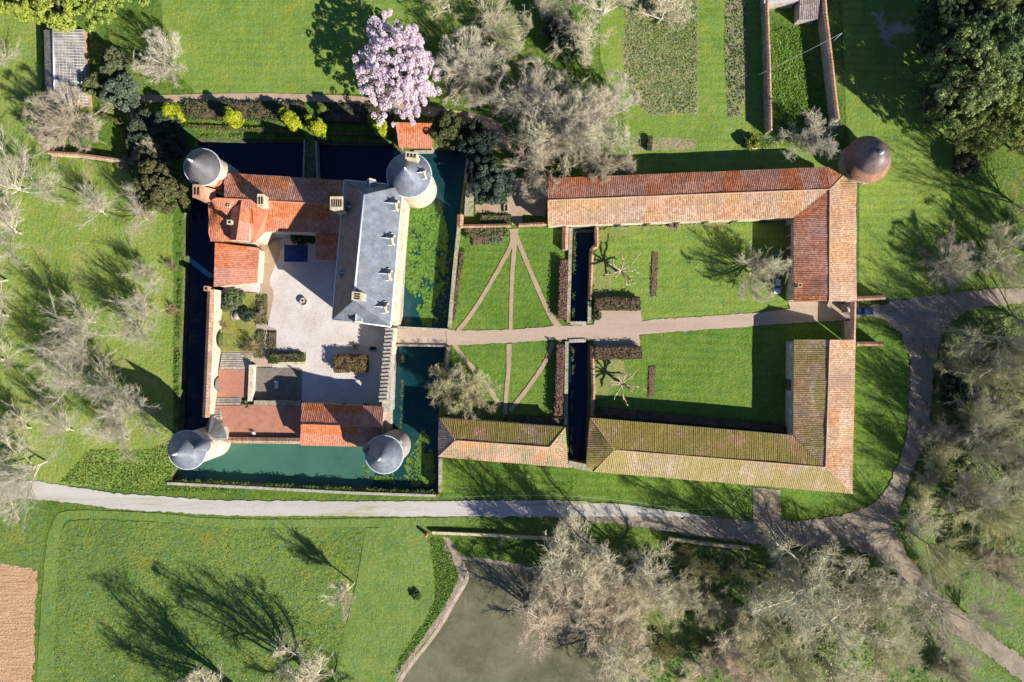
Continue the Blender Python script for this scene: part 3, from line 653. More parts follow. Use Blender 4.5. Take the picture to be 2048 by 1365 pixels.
# ================================================================== TOWERS
def tower(label,px,py,r,ze,za,mt,wallmt,prof=None,rim=True):
    c=P(px,py,0); t=thing('round_tower',label,'tower',c)
    mb=MB(); mb.lathe(c,[(r-.25,-2.6),(r-.3,ze-1.4),(r-.3,ze-1.35),(r-.12,ze-1.0),(r-.12,ze-.1)],56); mb.build('wall',wallmt,t)
    mb=MB(); pr=prof or [(r+.12,ze-.2),(r+.12,ze),(r*.72,ze+(za-ze)*.29),(r*.35,ze+(za-ze)*.65),(.12,za-.1),(0,za)]
    mb.lathe(c,pr,56); mb.build('roof',mt,t)
    if rim:
        mb=MB(); mb.tube([(c.x+(r+.14)*math.cos(a*PI/28),c.y+(r+.14)*math.sin(a*PI/28),ze-.05) for a in range(57)],.13,6); mb.build('gutter',M['lead'],t)
    mb=MB(); mb.lathe(c,[(.42,za-.75),(.3,za-.1),(.16,za+.3),(.3,za+.6),(.12,za+.85),(.0,za+1.6)],10); mb.build('finial',M['lead'],t)
    return t,c
def wwin(t,c,r,ang,z,w=.8,h=1.4):
    d=Vector((math.cos(ang),math.sin(ang),0)); windowbox(t,Vector(c)+d*(r-.3)+UP*z,(.16,w,h),ang)
t,c=tower('grey coned round tower at the north-west corner of the moated house',450,360,3.95,12,17.6,M['slate_dark'],M['lime'])
for a,z in ((-.6,4),(-.3,8),(-1.0,9)): wwin(t,c,3.95,a,z)
# low tiled roof between tower and wing
mb=MB(); slope(mb,[P(443,349,9.2),P(437,364,9.6),P(420,374,8.6),P(440,380,7.8),P(443,378,7.8)],P(440,380,8)-P(443,349,8),.4,.05); mb.build('lean_to_roof',M['tile_new'],t)
t,c=tower('round tower with grey cone, half turret and fan-shaped lower roof',422,884.5,4.15,12,17.6,M['slate'],M['lime'])
for a,z in ((-.2,4),(.3,7.5),(-.7,8)): wwin(t,c,4.15,a,z)
ct=P(455,876,0)
mb=MB(); mb.lathe((ct.x,ct.y,0),[(1.5,12.4),(1.5,12.6),(1.15,13.9),(.6,16.0),(.2,17.5),(0,18)],28); mb.build('turret_roof',M['slate'],t)
mb=MB(); mb.lathe((ct.x,ct.y,0),[(.1,8.2),(.6,9.0),(1.1,9.9),(1.32,10.6),(1.32,12.5)],24); mb.build('turret_wall',M['lime'],t)
ap=P(414,879,7.6); arc=[P(x,y,4.4) for x,y in ((406,870),(413,850),(421,830),(424,830),(430,840),(439,846),(446,854),(451,865),(453.5,876),(452,881),(440,881),(424,883))]
mb=MB()
for i in range(len(arc)-1): mb.poly([ap,arc[i+1],arc[i]]); mb.poly([ap-UP*.25,arc[i]-UP*.15,arc[i+1]-UP*.15]); mb.poly([arc[i],arc[i+1],arc[i+1]-UP*.15,arc[i]-UP*.15])
mb.build('lower_roof',M['slate_dark'],t)
mb=MB(); lo=[Vector((p.x,p.y,0)) for p in arc]; k=Vector((ap.x,ap.y,0)); lo=[k+(p-k)*.93 for p in lo]+[k]; mb.prism(lo if sum(lo[i].x*lo[(i+1)%len(lo)].y-lo[(i+1)%len(lo)].x*lo[i].y for i in range(len(lo)))>0 else lo[::-1],-2.5,4.3); mb.build('lower_wall',M['lime'],t)
t,c=tower('round tower with grey cone and small side turret by the lily pads',787,893,4.1,12,17.9,M['slate'],M['stone'])
for a,z in ((.1,5),(.6,8)): wwin(t,c,4.1,a,z)
ct=P(734.5,899,12); mb=MB(); mb.lathe((ct.x,ct.y,0),[(1.15,11.6),(1.15,11.8),(.85,12.6),(.35,13.1),(0,13.25)],20); mb.build('turret_roof',M['slate_dark'],t)
mb=MB(); mb.lathe((ct.x,ct.y,0),[(1.0,2),(1.0,11.7)],20); mb.build('turret_wall',M['stone'],t)
t,c=tower('broad pale tower with blue slate dome, dormer and chimney',834,376,4.8,12.6,18.0,M['slate'],M['lime'],[(4.92,12.4),(4.92,12.6),(4.2,13.7),(3.2,15.1),(2.0,16.5),(.9,17.5),(.3,17.9),(0,18)])
for a,z in ((-.2,4),(-.55,4.2),(-.2,8),(-.55,8.2),(.2,8),(.2,4)): wwin(t,c,4.8,a,z,.9,1.6)
dormer(t,853,349,(1,.12,0),14.2,2.0,3.2,1.8)
chimney(t,823,312,18.4,12,2.3,1.3,M['ashlar'],(3,1),-.1)
# dovecote
c=P(1716,329); t=thing('dovecote','squat round dovecote with dark domed roof and tiled skirt','dovecote',c)
mb=MB(); mb.lathe(c,[(5.0,0),(5.0,4.6)],56); mb.build('wall',M['stone'],t)
mb=MB(); mb.lathe(c,[(5.5,4.35),(5.5,4.5),(4.6,5.5),(3.9,6.6)],64); mb.build('roof_skirt',stone('skirt_tiles',(.16,.08,.05),(.28,.14,.09),(.4,.22,.15),2.2,.1),t)
mb=MB(); mb.lathe(c,[(4.05,6.4),(4.0,6.6),(3.6,7.7),(2.9,8.8),(2.0,9.6),(1.0,10.15),(0,10.35)],56); mb.build('dome',slate('tarred_dome',(.09,.065,.06),(.17,.115,.1),(.25,.18,.16),.5),t)
mb=MB(); mb.lathe(c,[(.6,10.1),(.5,10.5),(.3,10.7),(.12,11.2),(0,11.3)],12); mb.build('finial',M['lead'],t)
mb=MB(); mb.box((c.x-.2,c.y-5.0,1.0),(1.0,.2,2.0)); mb.build('door',M['wood'],t)

# ================================================================== THE OUTBUILDINGS ROUND THE EAST COURT
ze,zr=5.6,7.7
nb=thing('stable_range','long L-shaped stables with red and pale canal tile roofs north of the drive','stables',P(1500,400))
nW,nWr,nWs=P(1096,357,ze),P(1095,401,zr),P(1095.5,452,ze)
nE=P(1655,334.5,ze); rX=P(1659,379,zr+.1); vS=P(1587.5,436,ze); nT=P(1686,352,ze)
eT=P(1713.5,366,ze); eB=P(1713.5,603,ze); rB=P(1658,603,zr+.3); wB=P(1587.5,603,ze)
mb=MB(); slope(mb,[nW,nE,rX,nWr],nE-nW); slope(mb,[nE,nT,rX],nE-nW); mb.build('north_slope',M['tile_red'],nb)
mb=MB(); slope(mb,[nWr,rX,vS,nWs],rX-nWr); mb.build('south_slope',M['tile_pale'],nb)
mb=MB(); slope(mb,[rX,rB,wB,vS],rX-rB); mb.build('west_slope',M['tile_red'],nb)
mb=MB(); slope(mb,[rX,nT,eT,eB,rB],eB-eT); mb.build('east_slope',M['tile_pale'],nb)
mb=MB(); ridge(mb,nWr,rX); ridge(mb,rX,rB); ridge(mb,rX,nT,.16); mb.build('ridge_tiles',M['tile_pale'],nb)
mb=MB(); mb.tube([rX-UP*.02,vS-UP*.0],.12,5); mb.build('valley_flashing',M['slate_dark'],nb)
zw=ze-.2
w1=[P(1099,361,ze),P(1656,339,ze),P(1680,352,ze),P(1709,368,ze),P(1710,600,ze),P(1591,600,ze),P(1591,433,ze),P(1099,448,ze)]
walls('wall',w1,0,zw,M['lime'],nb,[[P(1099,361,ze)-UP*.3,P(1098,401,zr)-UP*.25,P(1099,448,ze)-UP*.3],[P(1591,600,ze)-UP*.3,P(1710,600,ze)-UP*.3,P(1658,600,zr+.3)-UP*.25]])
chimney(nb,1600,571,8.3,6,.7,.8,M['brick'],(1,1))
for y,h in ((455,3.0),(478,3.0),(505,3.0),(532,3.0)): windowbox(nb,Vector((P(1591,y,ze).x+.02,P(1591,y,ze).y,h/2)),(.16,2.4,h),0,'wood','stable_door')
windowbox(nb,Vector((P(1591,572,ze).x+.02,P(1591,572,ze).y,2.2)),(.16,1.2,1.4),0)
for x in (1240,1300,1360,1420,1480,1540): windowbox(nb,Vector((P(x,441,ze).x,P(x,448-(x-1099)*.0305,ze).y-.02,1.3)),(1.6,.16,2.5),.02,'wood','stable_door')
sb=thing('cart_shed','L-shaped cart sheds with mossy canal tile roofs south of the drive','sheds',P(1500,900))
A0,A1,A2=P(1588,680,ze),P(1659,680,zr+.2),P(1711,680,ze); V=P(1586.5,871,ze); X=P(1651,935,zr+.1); HE=P(1704.5,988,ze)
NW_,RW,SW_=P(1180.5,836,ze),P(1229,900.5,zr),P(1186,933,ze); SS=P(1187,944,ze-.15)
mb=MB(); slope(mb,[A0,A1,X,V],A0-V); o=mb.build('west_slope',M['tile_moss2'],sb)
mb=MB(); slope(mb,[A1,A2,HE,X],A2-HE); o=mb.build('east_slope',M['tile_pale'],sb)
mb=MB(); slope(mb,[NW_,V,X,RW],V-NW_); o=mb.build('north_slope',M['tile_moss'],sb); o['label']='thickly mossed north slope'
mb=MB(); slope(mb,[RW,X,HE,SS],X-RW); o=mb.build('south_slope',M['tile_lichen'],sb); o['label']='yellow-green lichened south slope'
mb=MB(); slope(mb,[NW_,RW,SS,P(1172,930,ze)],SS-NW_); o=mb.build('west_hip',M['tile_moss'],sb)
mb=MB(); ridge(mb,A1,X); ridge(mb,RW,X,.18); ridge(mb,RW,NW_,.14); ridge(mb,RW,SS,.14); ridge(mb,X,HE,.14); mb.build('ridge_tiles',M['tile_pale'],sb)
mb=MB(); mb.tube([X-UP*.03,V],.1,5); mb.build('valley_flashing',M['slate_dark'],sb)
walls('wall',[P(1591,683,ze),P(1708,683,ze),P(1701,984,ze),P(1190,940,ze),P(1178,928,ze),P(1184,840,ze),P(1590,874,ze)],0,zw,M['white'] if False else M['lime'],sb,[[P(1591,683,ze)-UP*.3,P(1659,683,zr)-UP*.1,P(1708,683,ze)-UP*.3]])
windowbox(sb,Vector((P(1591,693,ze).x-.02,P(1591,693,ze).y,3.2)),(.16,1.4,1.5),0)
windowbox(sb,Vector((P(1591,772,ze).x-.02,P(1591,772,ze).y,1.7)),(.16,2.6,3.3),0,'wood','door')
windowbox(sb,Vector((P(1591,826,ze).x-.02,P(1591,826,ze).y,3.0)),(.16,1.2,1.4),0)
# south-west shed, half re-tiled
zs,zt=4.6,7.0
sw=thing('hipped_shed','hipped shed with patched orange, grey and mossy tiles by the canal','shed',P(1005,888))
a,b_,c_,d_=P(878,836,zs),P(1131,855,zs),P(1136.5,936,zs),P(876,914,zs); r0,r1=P(911,881.5,zt),P(1099,895,zt)
mb=MB(); slope(mb,[a,b_,r1,r0],b_-a); o=mb.build('north_slope',M['tile_moss'],sw); o['label']='brown and mossy north slope'
mb=MB(); slope(mb,[r0,r1,c_,d_],b_-a); o=mb.build('south_slope',M['tile_half'],sw); o['label']='bright orange south slope fading to lichen grey'
mb=MB(); slope(mb,[a,r0,d_],d_-a); mb.build('hip_slope',M['tile_grey'],sw)
mb=MB(); slope(mb,[b_,c_,r1],c_-b_); mb.build('hip_slope',M['tile_half'],sw)
mb=MB(); ridge(mb,r0,r1,.17)
for p,q in ((r0,a),(r0,d_),(r1,b_),(r1,c_)): ridge(mb,p,q,.12)
mb.build('ridge_tiles',M['tile_pale'],sw)
k=(a+c_)/2; walls('wall',[ins(p,k,.5,0) for p in (a,b_,c_,d_)],-2.4,zs-.2,M['stone'],sw)
# boathouse
bo=thing('boathouse','little boathouse with plain red tiled roof at the moat','boathouse',P(828,275))
A,B,C,D=P(791,245,4.2),P(864,247,4.2),P(866,297,2.6),P(798,296,2.6)
mb=MB(); slope(mb,[A,B,C,D],B-A); mb.build('roof',M['tile_new'],bo)
k=(A+C)/2; q=[ins(p,k,.5,0) for p in (A,B,C,D)]
mb=MB(); mb.wall(q[0],q[1],.3,0,4.0); mb.wall(q[0],q[3],.3,-2.4,3.9,0,2.4); mb.wall(q[1],q[2],.3,-2.4,3.9,0,2.4); mb.build('wall',M['stone'],bo)
mb=MB(); mb.box((C.x-2.6,C.y-.1,-.2),(4.6,.8,.25)); mb.build('landing_stage',M['stone'],bo)
# greenhouse, top left
gh=thing('greenhouse','long whitish glazed greenhouse with tiled back roof under the evergreens','greenhouse',P(140,150))
zg=3.0; R0,R1=P(106,60,zg+1.2),P(110,205,zg+1.2); W0,W1=P(88,60,zg-.2),P(92,205,zg-.2); E0,E1_=P(168,60,1.3),P(178,212,1.3)
mb=MB(); slope(mb,[R0,R1,W1,W0],R1-R0,.4); mb.build('tiled_roof',M['tile_grey'],gh)
gm,nt,bb=mat('dusty_glass'); co=coord(nt); nt.links.new(ramp(nt,noi(nt,co,.5,5,.7),[(.35,(.08,.085,.11)),(.5,(.22,.19,.16)),(.65,(.33,.31,.29))]),bb.inputs['Base Color']); bb.inputs['Roughness'].default_value=.2
mb=MB(); mb.poly([R0,R1,E1_,E0]); mb.build('glazing',gm,gh)
mb=MB()
for i in range(27):
    p=R0.lerp(R1,i/26); q=E0.lerp(E1_,i/26); mb.tube([p+UP*.05,q+UP*.05],.035,4)
for i in range(9):
    t=(i+.5)/9; mb.tube([R0.lerp(E0,t)+UP*.06,R1.lerp(E1_,t)+UP*.06],.025,4)
mb.build('glazing_bars',M['white'],gh)
mb=MB(); mb.tube([R0+UP*.1,R1+UP*.1],.2,6); mb.build('ridge_flashing',M['lead'],gh)
k=(W0+E1_)/2; walls('wall',[ins(p,k,.3,0) for p in (W0,R0+Vector((1,0,0)),R1+Vector((1,0,0)),W1)],0,2.6,M['stone'],gh)
mb=MB(); mb.wall(ins(E0,k,.1,0),ins(E1_,k,.1,0),.2,0,1.25); mb.wall(ins(R1,k,.2,0),ins(E1_,k,.2,0),.2,0,1.25); mb.build('base_wall',M['brick'],gh)
# shed inside the walled yard, top right, and the striped canopy next to it
sh=thing('tiled_shed','small shed with grey-brown tiles in the walled yard','shed',P(1616,10))
A,B,C,D=P(1600,-30,3.2),P(1642,-30,3.6),P(1636,38,3.6),P(1597,40,3.2)
mb=MB(); slope(mb,[A,B,C,D],D-A if False else B-A); mb.build('roof',M['tile_grey'],sh)
k=(A+C)/2; walls('wall',[ins(p,k,.4,0) for p in (A,B,C,D)],0,3.0,M['stone'],sh)
ho=thing('striped_outhouse','outhouse roof edge with white and red patches at the top of the yard','outhouse',P(1560,-10))
A,B,C,D=P(1528,-40,3.2),P(1597,-40,3.8),P(1597,2,3.8),P(1528,7,3.2)
mb=MB(); slope(mb,[A,B,C,D],D-A,.9,.05); mb.build('roof',tiles('patched_white_roof',[(.55,.5,.48),(.62,.6,.6),(.5,.2,.12)],darkamt=.8,period=1.6),ho)
k=(A+C)/2; walls('wall',[ins(p,k,.3,0) for p in (A,B,C,D)],0,3.0,M['stone'],ho)

# ================================================================== WALLS
def gwall(label,pts,w,z,mt='oldwall',cope=None,zb=0,cat='wall',name='garden_wall',capw=None):
    t=thing(name,label,cat,P(*pts[0],0)); W=[P(x,y,z) for x,y in pts]
    mb=MB()
    for i in range(len(W)-1): mb.wall(W[i],W[i+1],w,zb,z-(.02 if cope else 0))
    mb.build('masonry',M[mt],t)
    if cope:
        mb=MB()
        for i in range(len(W)-1): coping(mb,W[i],W[i+1],capw or w+.3,z)
        mb.build('coping',M[cope],t)
    else:
        mb=MB()
        for i in range(len(W)-1):
            d=(W[i+1]-W[i]); L=d.length; d.normalize(); k=0; rr=random.Random(i+len(label))
            while k<L-.2:
                l=min(rr.uniform(.7,1.3),L-k); c=W[i]+d*(k+l/2); mb.box((c.x,c.y,z+.06),(l-.03,w+.12,.16+rr.random()*.05),math.atan2(d.y,d.x)); k+=l
        mb.build('coping',M[mt],t)
    return t
cw=gwall('long limewashed west rampart with brown tile coping above the moat',[(421.5,579),(420.5,625),(412,835)],1.5,4.9,'lime','coping',-2.4,'rampart','rampart_wall',1.6)
# arched openings in the west rampart seen from the court
for x,y,mt,l in ((440,683,'bank',4.6),(433,770,'slabs',3.6)):
    c=P(x,y,2.6); mb=MB(); pts=[]
    for i in range(13):
        a=PI*i/12; pts.append((c.x+.06,c.y+math.cos(a)*l/2,1.0+math.sin(a)*2.6))
    mb.poly(pts); mb.build('blind_arch',M[mt],cw)
chimney(cw,413,577.5,6.2,3,.9,.9,M['brick'],(1,1))
gwall('stone parapet with tile coping along the south terrace',[(453,880.5),(601,882.5)],1.1,2.9,'stone','coping',-2.4,'parapet','parapet_wall',1.4)
ew=thing('gate_rampart','machicolated gate rampart topped by a row of stone slabs','rampart',P(782,740))
W=[P(782,656,5),P(778,700,5),P(768,806,5)]; mb=MB()
for i in range(2): mb.wall(W[i],W[i+1],1.3,-2.4,4.6)
mb.build('masonry',M['lime'],ew)
for i in range(20):
    p=W[0].lerp(W[2],(i+.4)/20); q=W[0].lerp(W[2],.5); mb=MB(); mb.box((p.x-.35+ (0.15 if i%2 else 0),p.y,4.95),(2.0,.5,.5),.05); mb.build('slab',M['stone'],ew)
pl=solid('plinth_sun_block',[(783,655),(792,655),(786,820),(770,820)],-2.4,4.4,M['stone'],None,None,ew)  # plinth raised and lengthened to block a sliver of sun beside the barn
gwall('low stone kerb wall along the south bank of the moat',[(334,967),(500,975.5),(700,986),(871,992)],.5,.35,'stone',None,-2.2,'wall','kerb_wall')
gwall('ivy-edged stone wall along the east bank of the moat by the radiating paths',[(921,428),(911,520),(899,655)],.8,1.0,'oldwall',None,-2.2)
gwall('short stone wall on the moat bank south of the bridge',[(897,694),(893,740)],.8,.8,'oldwall',None,-2.2)
gwall('stone wall from the hipped shed to the track',[(881,917),(880,985)],.7,1.2,'oldwall',None,-2.2)
gwall('old mossy wall on the moat bank below the boathouse shrubs',[(938,292),(931,365)],.7,.7,'oldwall',None,-2.2)
gwall('red tile coped garden wall closing the top of the radiating paths',[(920,453),(980,452),(1022,451)],.5,2.0,'oldwall','coping')
gwall('tile coped wall running from the path top to the stables',[(1037,450.5),(1095,448)],.5,2.0,'oldwall','coping')
gwall('lichened stone wall with a red tiled end above the moat corner',[(941,368),(937,430)],1.9,1.6,'oldwall',None,-2.2)
gwall('red tiled wall head at the moat garden corner',[(921,430),(920,452)],1.2,2.1,'brick','coping',-2.2)
gwall('pale ribbed wall beside the north canal',[(1131,455),(1130,500)],1.2,1.5,'stone','coping')
gwall('thin stone kerb on the west edge of the north canal',[(1142,456),(1136.5,646)],.7,.5,'oldwall',None,-2.2,'kerb','canal_kerb')
gwall('red tile coped wall on the east edge of the north canal',[(1193,455),(1194,494),(1184,497),(1180,600)],.6,1.0,'oldwall','coping',-2.2)
gwall('mossy stub wall at the north canal end',[(1179.5,603),(1178.5,646)],.7,.8,'oldwall',None,-2.2)
gwall('thin stone kerb on the west edge of the south canal',[(1134,683),(1131,850)],.7,.5,'oldwall',None,-2.2,'kerb','canal_kerb')
gwall('yellow tile coped wall on the east edge of the south canal',[(1184,692),(1187,780),(1184,832)],.6,1.2,'oldwall','coping',-2.2)
gwall('stone head wall under the drive at the south canal',[(1138,682.5),(1172,681.5)],.7,.35,'stone',None,-2.2,'kerb','head_wall')
gwall('stone head wall under the drive at the north canal',[(1140,646.5),(1172,647)],.7,.35,'stone',None,-2.2,'kerb','head_wall')
gwall('mossy wall closing the foot of the south canal',[(1137,928),(1186,938)],1.4,2.0,'oldwall',None,-2.2)
gt=gwall('gate wall with ochre tile coping joining stables and cart shed',[(1708,604),(1706,681)],.8,4.4,'lime','coping',3.5,'gate wall','gate_wall',1.1)
for p,q in (((1707.8,604),(1707.5,613)),((1706.9,642),(1706,681))):
    mb=MB(); mb.wall(P(*p,4.0),P(*q,4.0),.8,0,3.5); mb.build('pier',M['lime'],gt)
mb=MB()
for k in range(2):
    s=-1 if k else 1; c0=P(1707.2,627.5,4.0); 
    for i in range(9): mb.box((c0.x+.5+.1*s,c0.y+s*(1.75-.02),1.5),(1.4,.12,2.9),s*1.2) if i==0 else None
mb.build('gate_leaf',M['wood'],gt)
gwall('red tiled wing wall of the gate beside the blue car',[(1714,598),(1771,595)],.7,3.0,'oldwall','coping')
gwall('brown tiled wing wall of the gate on the grass',[(1713,688.5),(1768,688)],.7,3.0,'oldwall','coping')
gwall('mossy tiled west wall of the walled yard',[(1535,-40),(1534,20),(1538,130),(1541,262)],.6,3.2,'oldwall','coping')
gwall('grey and ochre tiled east wall of the walled yard',[(1645,-40),(1651,30),(1662,120),(1670,195),(1676,240)],.7,3.6,'stone','coping')
gwall('crooked orange tiled wall at the foot of the bare tree',[(94,238),(96,306)],.5,2.2,'oldwall','coping')
gwall('orange tiled garden wall ending in the grass beside the yew',[(96,306),(150,309),(244,322)],.5,2.4,'lime','coping')
gwall('yellowish retaining wall at the head of the pond',[(864,1066),(960,1070),(1060,1076),(1130,1080)],.5,.9,'ashlar',None,-1)
gwall('mossed retaining wall in shade beneath the plane trees',[(1340,1078),(1420,1090),(1500,1098)],.5,1.4,'oldwall',None)
gwall('stone dividing wall with white cap between red terrace and slab yard',[(503,730),(500,803)],.95,2.0,'lime',None)
gwall('stone edge wall with mossy top above the slab yard',[(508,805.5),(600,806.5)],.9,2.0,'oldwall',None)
gwall('low stone kerb below the courtyard hedge',[(540,728),(612,727)],.6,.35,'ashlar',None)
# ================================================================== PLANTS
def npmesh(name, verts, faces, mt, smooth=False):
    me=bpy.data.meshes.new(name); verts=np.asarray(verts,np.float32); faces=np.asarray(faces,np.int32)
    k=faces.shape[1]; me.vertices.add(len(verts)); me.vertices.foreach_set('co',verts.ravel())
    me.loops.add(faces.size); me.loops.foreach_set('vertex_index',faces.ravel())
    me.polygons.add(len(faces)); me.polygons.foreach_set('loop_start',np.arange(0,faces.size,k,dtype=np.int32))
    me.polygons.foreach_set('loop_total',np.full(len(faces),k,np.int32))
    if smooth: me.polygons.foreach_set('use_smooth',np.ones(len(faces),bool))
    me.update(calc_edges=True); me.materials.append(mt); return me
def nrm(v): return v/np.maximum(np.linalg.norm(v,axis=-1,keepdims=True),1e-9)
def grow(rng,P0,D,L,nseg,wob,lift):
    p=P0.copy(); d=nrm(D); pts=[p]; ds=[d]
    for s in range(nseg):
        d=nrm(d+rng.normal(0,wob,d.shape)+np.array([0,0,lift])); p=p+d*(L/nseg)[:,None]; pts.append(p); ds.append(d)
    return np.stack(pts,1),np.stack(ds,1)
def kids(rng,pts,ds,L,n,t0,t1,ang,angv,fl,taper=.5,r=None,r0=None,r1=None):
    """n children on every branch: start points, directions, lengths, start radii"""
    B,K=pts.shape[:2]; t=np.sort(rng.uniform(t0,t1,(B,n)),1); f=t*(K-1); i=np.minimum(f.astype(int),K-2); u=f-i; b=np.arange(B)[:,None]
    q=pts[b,i]*(1-u)[...,None]+pts[b,i+1]*u[...,None]; d=ds[b,i]
    a=rng.normal(ang,angv,(B,n))[...,None]; x=rng.normal(0,1,d.shape); x=nrm(x-d*(x*d).sum(-1,keepdims=True))
    nd=d*np.cos(a)+x*np.sin(a); nl=L[:,None]*fl*(1-taper*t)*rng.uniform(.65,1.3,(B,n))
    rr=(r0[:,None]*(1-t)+r1[:,None]*t)
    return q.reshape(-1,3),nd.reshape(-1,3),nl.ravel(),rr.ravel()
def tubes(pts,r0,r1,n):
    """every branch as a tapering tube"""
    B,K=pts.shape[:2]; d=np.gradient(pts,axis=1); d=nrm(d); ref=np.where(np.abs(d[...,2:3])<.9,np.array([0,0,1.]),np.array([1.,0,0]))
    u=nrm(np.cross(d,ref)); w=np.cross(d,u); t=np.linspace(0,1,K)[None,:]; r=r0[:,None]*(1-t)+r1[:,None]*t
    a=np.arange(n)*2*PI/n; ring=pts[:,:,None,:]+(u[:,:,None,:]*np.cos(a)[:,None]+w[:,:,None,:]*np.sin(a)[:,None])*r[:,:,None,None]
    v=ring.reshape(-1,3); base=(np.arange(B)[:,None,None]*K+np.arange(K-1)[None,:,None])*n; j=np.arange(n)[None,None,:]
    f=np.stack([base+j,base+(j+1)%n,base+n+(j+1)%n,base+n+j],-1).reshape(-1,4)
    return v,f
def cat(parts):
    V=[];F=[];o=0
    for v,f in parts: V.append(v);F.append(f+o);o+=len(v)
    return np.concatenate(V),np.concatenate(F)
def dome(p,R,zc,hz):
    """keep a crown inside a soft rounded outline"""
    if R is None: return p
    q=p.copy(); v=(p-np.array([0,0,zc]))/np.array([R,R,hz]); m=np.linalg.norm(v,axis=-1,keepdims=True); f=np.where(m>.8,.8+.2*np.tanh((m-.8)/.45),m)/np.maximum(m,1e-6)
    lowv=p[...,2:3]<zc*.55; return np.where(lowv,p,v*f*np.array([R,R,hz])+np.array([0,0,zc]))
def bare(seed,h,trunk,nl,la,ll,nb,ba,bl,nt_,ta,tl,lift=.03,wob=.12,r=.32,tw=.03,lean=.06,sub=0,sl=.8,bt0=.12,R=None,zc=None,hz=None,lav=.25,nsub=2):
    """a leafless tree: trunk and limbs in one mesh, branches and twigs in another"""
    g=np.random.default_rng(seed); A=np.array
    tp,td=grow(g,A([[0,0,-.2]]),A([[g.normal(0,lean),g.normal(0,lean),1.]]),A([h*trunk]),5,.05,.05)
    tr0,tr1=A([r]),A([r*.62]); T=[tubes(tp,tr0,tr1,7)]
    D=lambda p:dome(p,R,zc,hz)
    q,d,L,rr=kids(g,tp,td,A([h]),nl,.45,1.0,la,lav,ll,.1,None,tr0,tr1)
    rr=np.minimum(rr*.62,r*.5); lp,ld=grow(g,q,d,L,8,wob,lift); lp=D(lp); T.append(tubes(lp,rr,rr*.25,5))
    q,d,L2,r2=kids(g,lp,ld,L,nb,bt0,1.0,ba,.25,bl,.45,None,rr,rr*.25)
    r2=np.maximum(r2*.45,tw*1.3); bp,bd=grow(g,q,d,L2,5,wob*1.25,lift); bp=D(bp); C=[tubes(bp,r2,np.full(len(r2),tw),3)]
    q,d,L3,r3=kids(g,bp,bd,L2,nt_,.06,1.0,ta,.3,tl,.4,None,r2,r2*.4)
    L3=np.maximum(L3,.5); rt=np.full(len(L3),tw); tp3,td3=grow(g,q,d,L3,3,wob*1.4,lift); tp3=D(tp3); C.append(tubes(tp3,rt,rt*.6,3))
    if sub:
        q,d,L4,r4=kids(g,tp3,td3,L3,sub,.1,1.0,.6,.3,sl,.3,None,rt,rt)
        p4,_=grow(g,q,d,np.maximum(L4,.35),nsub,wob*1.6,lift); rt=np.full(len(L4),tw*.75); C.append(tubes(p4,rt,rt*.6,3))
    return npmesh('bare_trunk',*cat(T),M['bark'],True),npmesh('bare_twigs',*cat(C),M['bark'])
def leafquads(g,C,Nn,size,spread=.8,asp=.7):
    n=len(C); nn=nrm(Nn+g.normal(0,spread,(n,3))); x=g.normal(0,1,(n,3)); u=nrm(x-nn*(x*nn).sum(-1,keepdims=True)); w=np.cross(nn,u)
    s=size*g.uniform(.6,1.35,(n,1)); u=u*s; w=w*s*asp; k=nn*s*.25
    v=np.stack([C-u,C-w+k,C+u,C+w+k],1).reshape(-1,3); f=np.arange(4*n).reshape(-1,4); return v,f
def clumps(g,nb,rad,squash,rb):
    """centres and radii of leaf clumps spread through a crown"""
    d=nrm(g.normal(0,1,(nb,3))); rr=g.uniform(.25,1,(nb,1))**.5; bl=np.array([[1+.55*noise.noise((x*1.3+nb*.37,y*1.3,z_*1.3))] for x,y,z_ in d]); c=d*rr*bl*np.array([rad,rad,rad*squash]); return c,g.uniform(.6,1.3,nb)*rb
def leafy(seed,h,rad,squash,n,size,nb,rb,zc,trunk_r=.3,mt='leaf',spread=.8,asp=.7,cone=0):
    g=np.random.default_rng(seed); c,rb_=clumps(g,nb,rad,squash,rb)
    if cone:
        t=g.uniform(0,1,nb)**.8; a=g.uniform(0,2*PI,nb); rr=rad*(1-t*cone)*g.uniform(.3,1,nb); c=np.stack([rr*np.cos(a),rr*np.sin(a),(t-.5)*h*.85],1)
    i=g.integers(0,nb,n); d=nrm(g.normal(0,1,(n,3))); d[:,2]=np.where(d[:,2]<-.3,-d[:,2],d[:,2]); Cn=c[i]+d*(rb_[i]*g.uniform(.55,1.0,n)**.4)[:,None]; Cn[:,2]+=zc
    keep=Cn[:,2]>.05; crown=leafquads(g,Cn[keep],d[keep]+np.array([0,0,.35]),size,spread,asp)
    A=np.array; tp,td=grow(g,A([[0,0,-.2]]),A([[0,0,1.]]),A([max(zc,.5)]),4,.06,.05)
    T=[tubes(tp,A([trunk_r]),A([trunk_r*.5]),7)]
    k=min(nb,26); q=np.repeat(tp[:,2],k,0); ends=c[:k]+A([0,0,zc]); mid=q*.5+ends*.5+g.normal(0,.3,q.shape); T.append(tubes(np.stack([q,mid,ends],1),np.full(k,trunk_r*.4),np.full(k,.04),4))
    return npmesh('leafy_trunk',*cat(T),M['bark'],True),npmesh('leafy_crown',*crown,M[mt])
V={}
for k,sd_ in enumerate((1,2,3)):
    V['whip%d'%(k+1)]=bare(sd_,14,(.24,.18,.3)[k],12,.62,.7,12,.42,.58,10,.36,.55,.045,.09,.24,.018,sub=3,sl=.5,lav=.36)
V['round1']=bare(11,14,.18,18,.8,.8,24,.5,.42,10,.5,.42,.015,.1,.34,.021,sub=2,sl=.65,lav=.4,R=10,zc=7.0,hz=7)
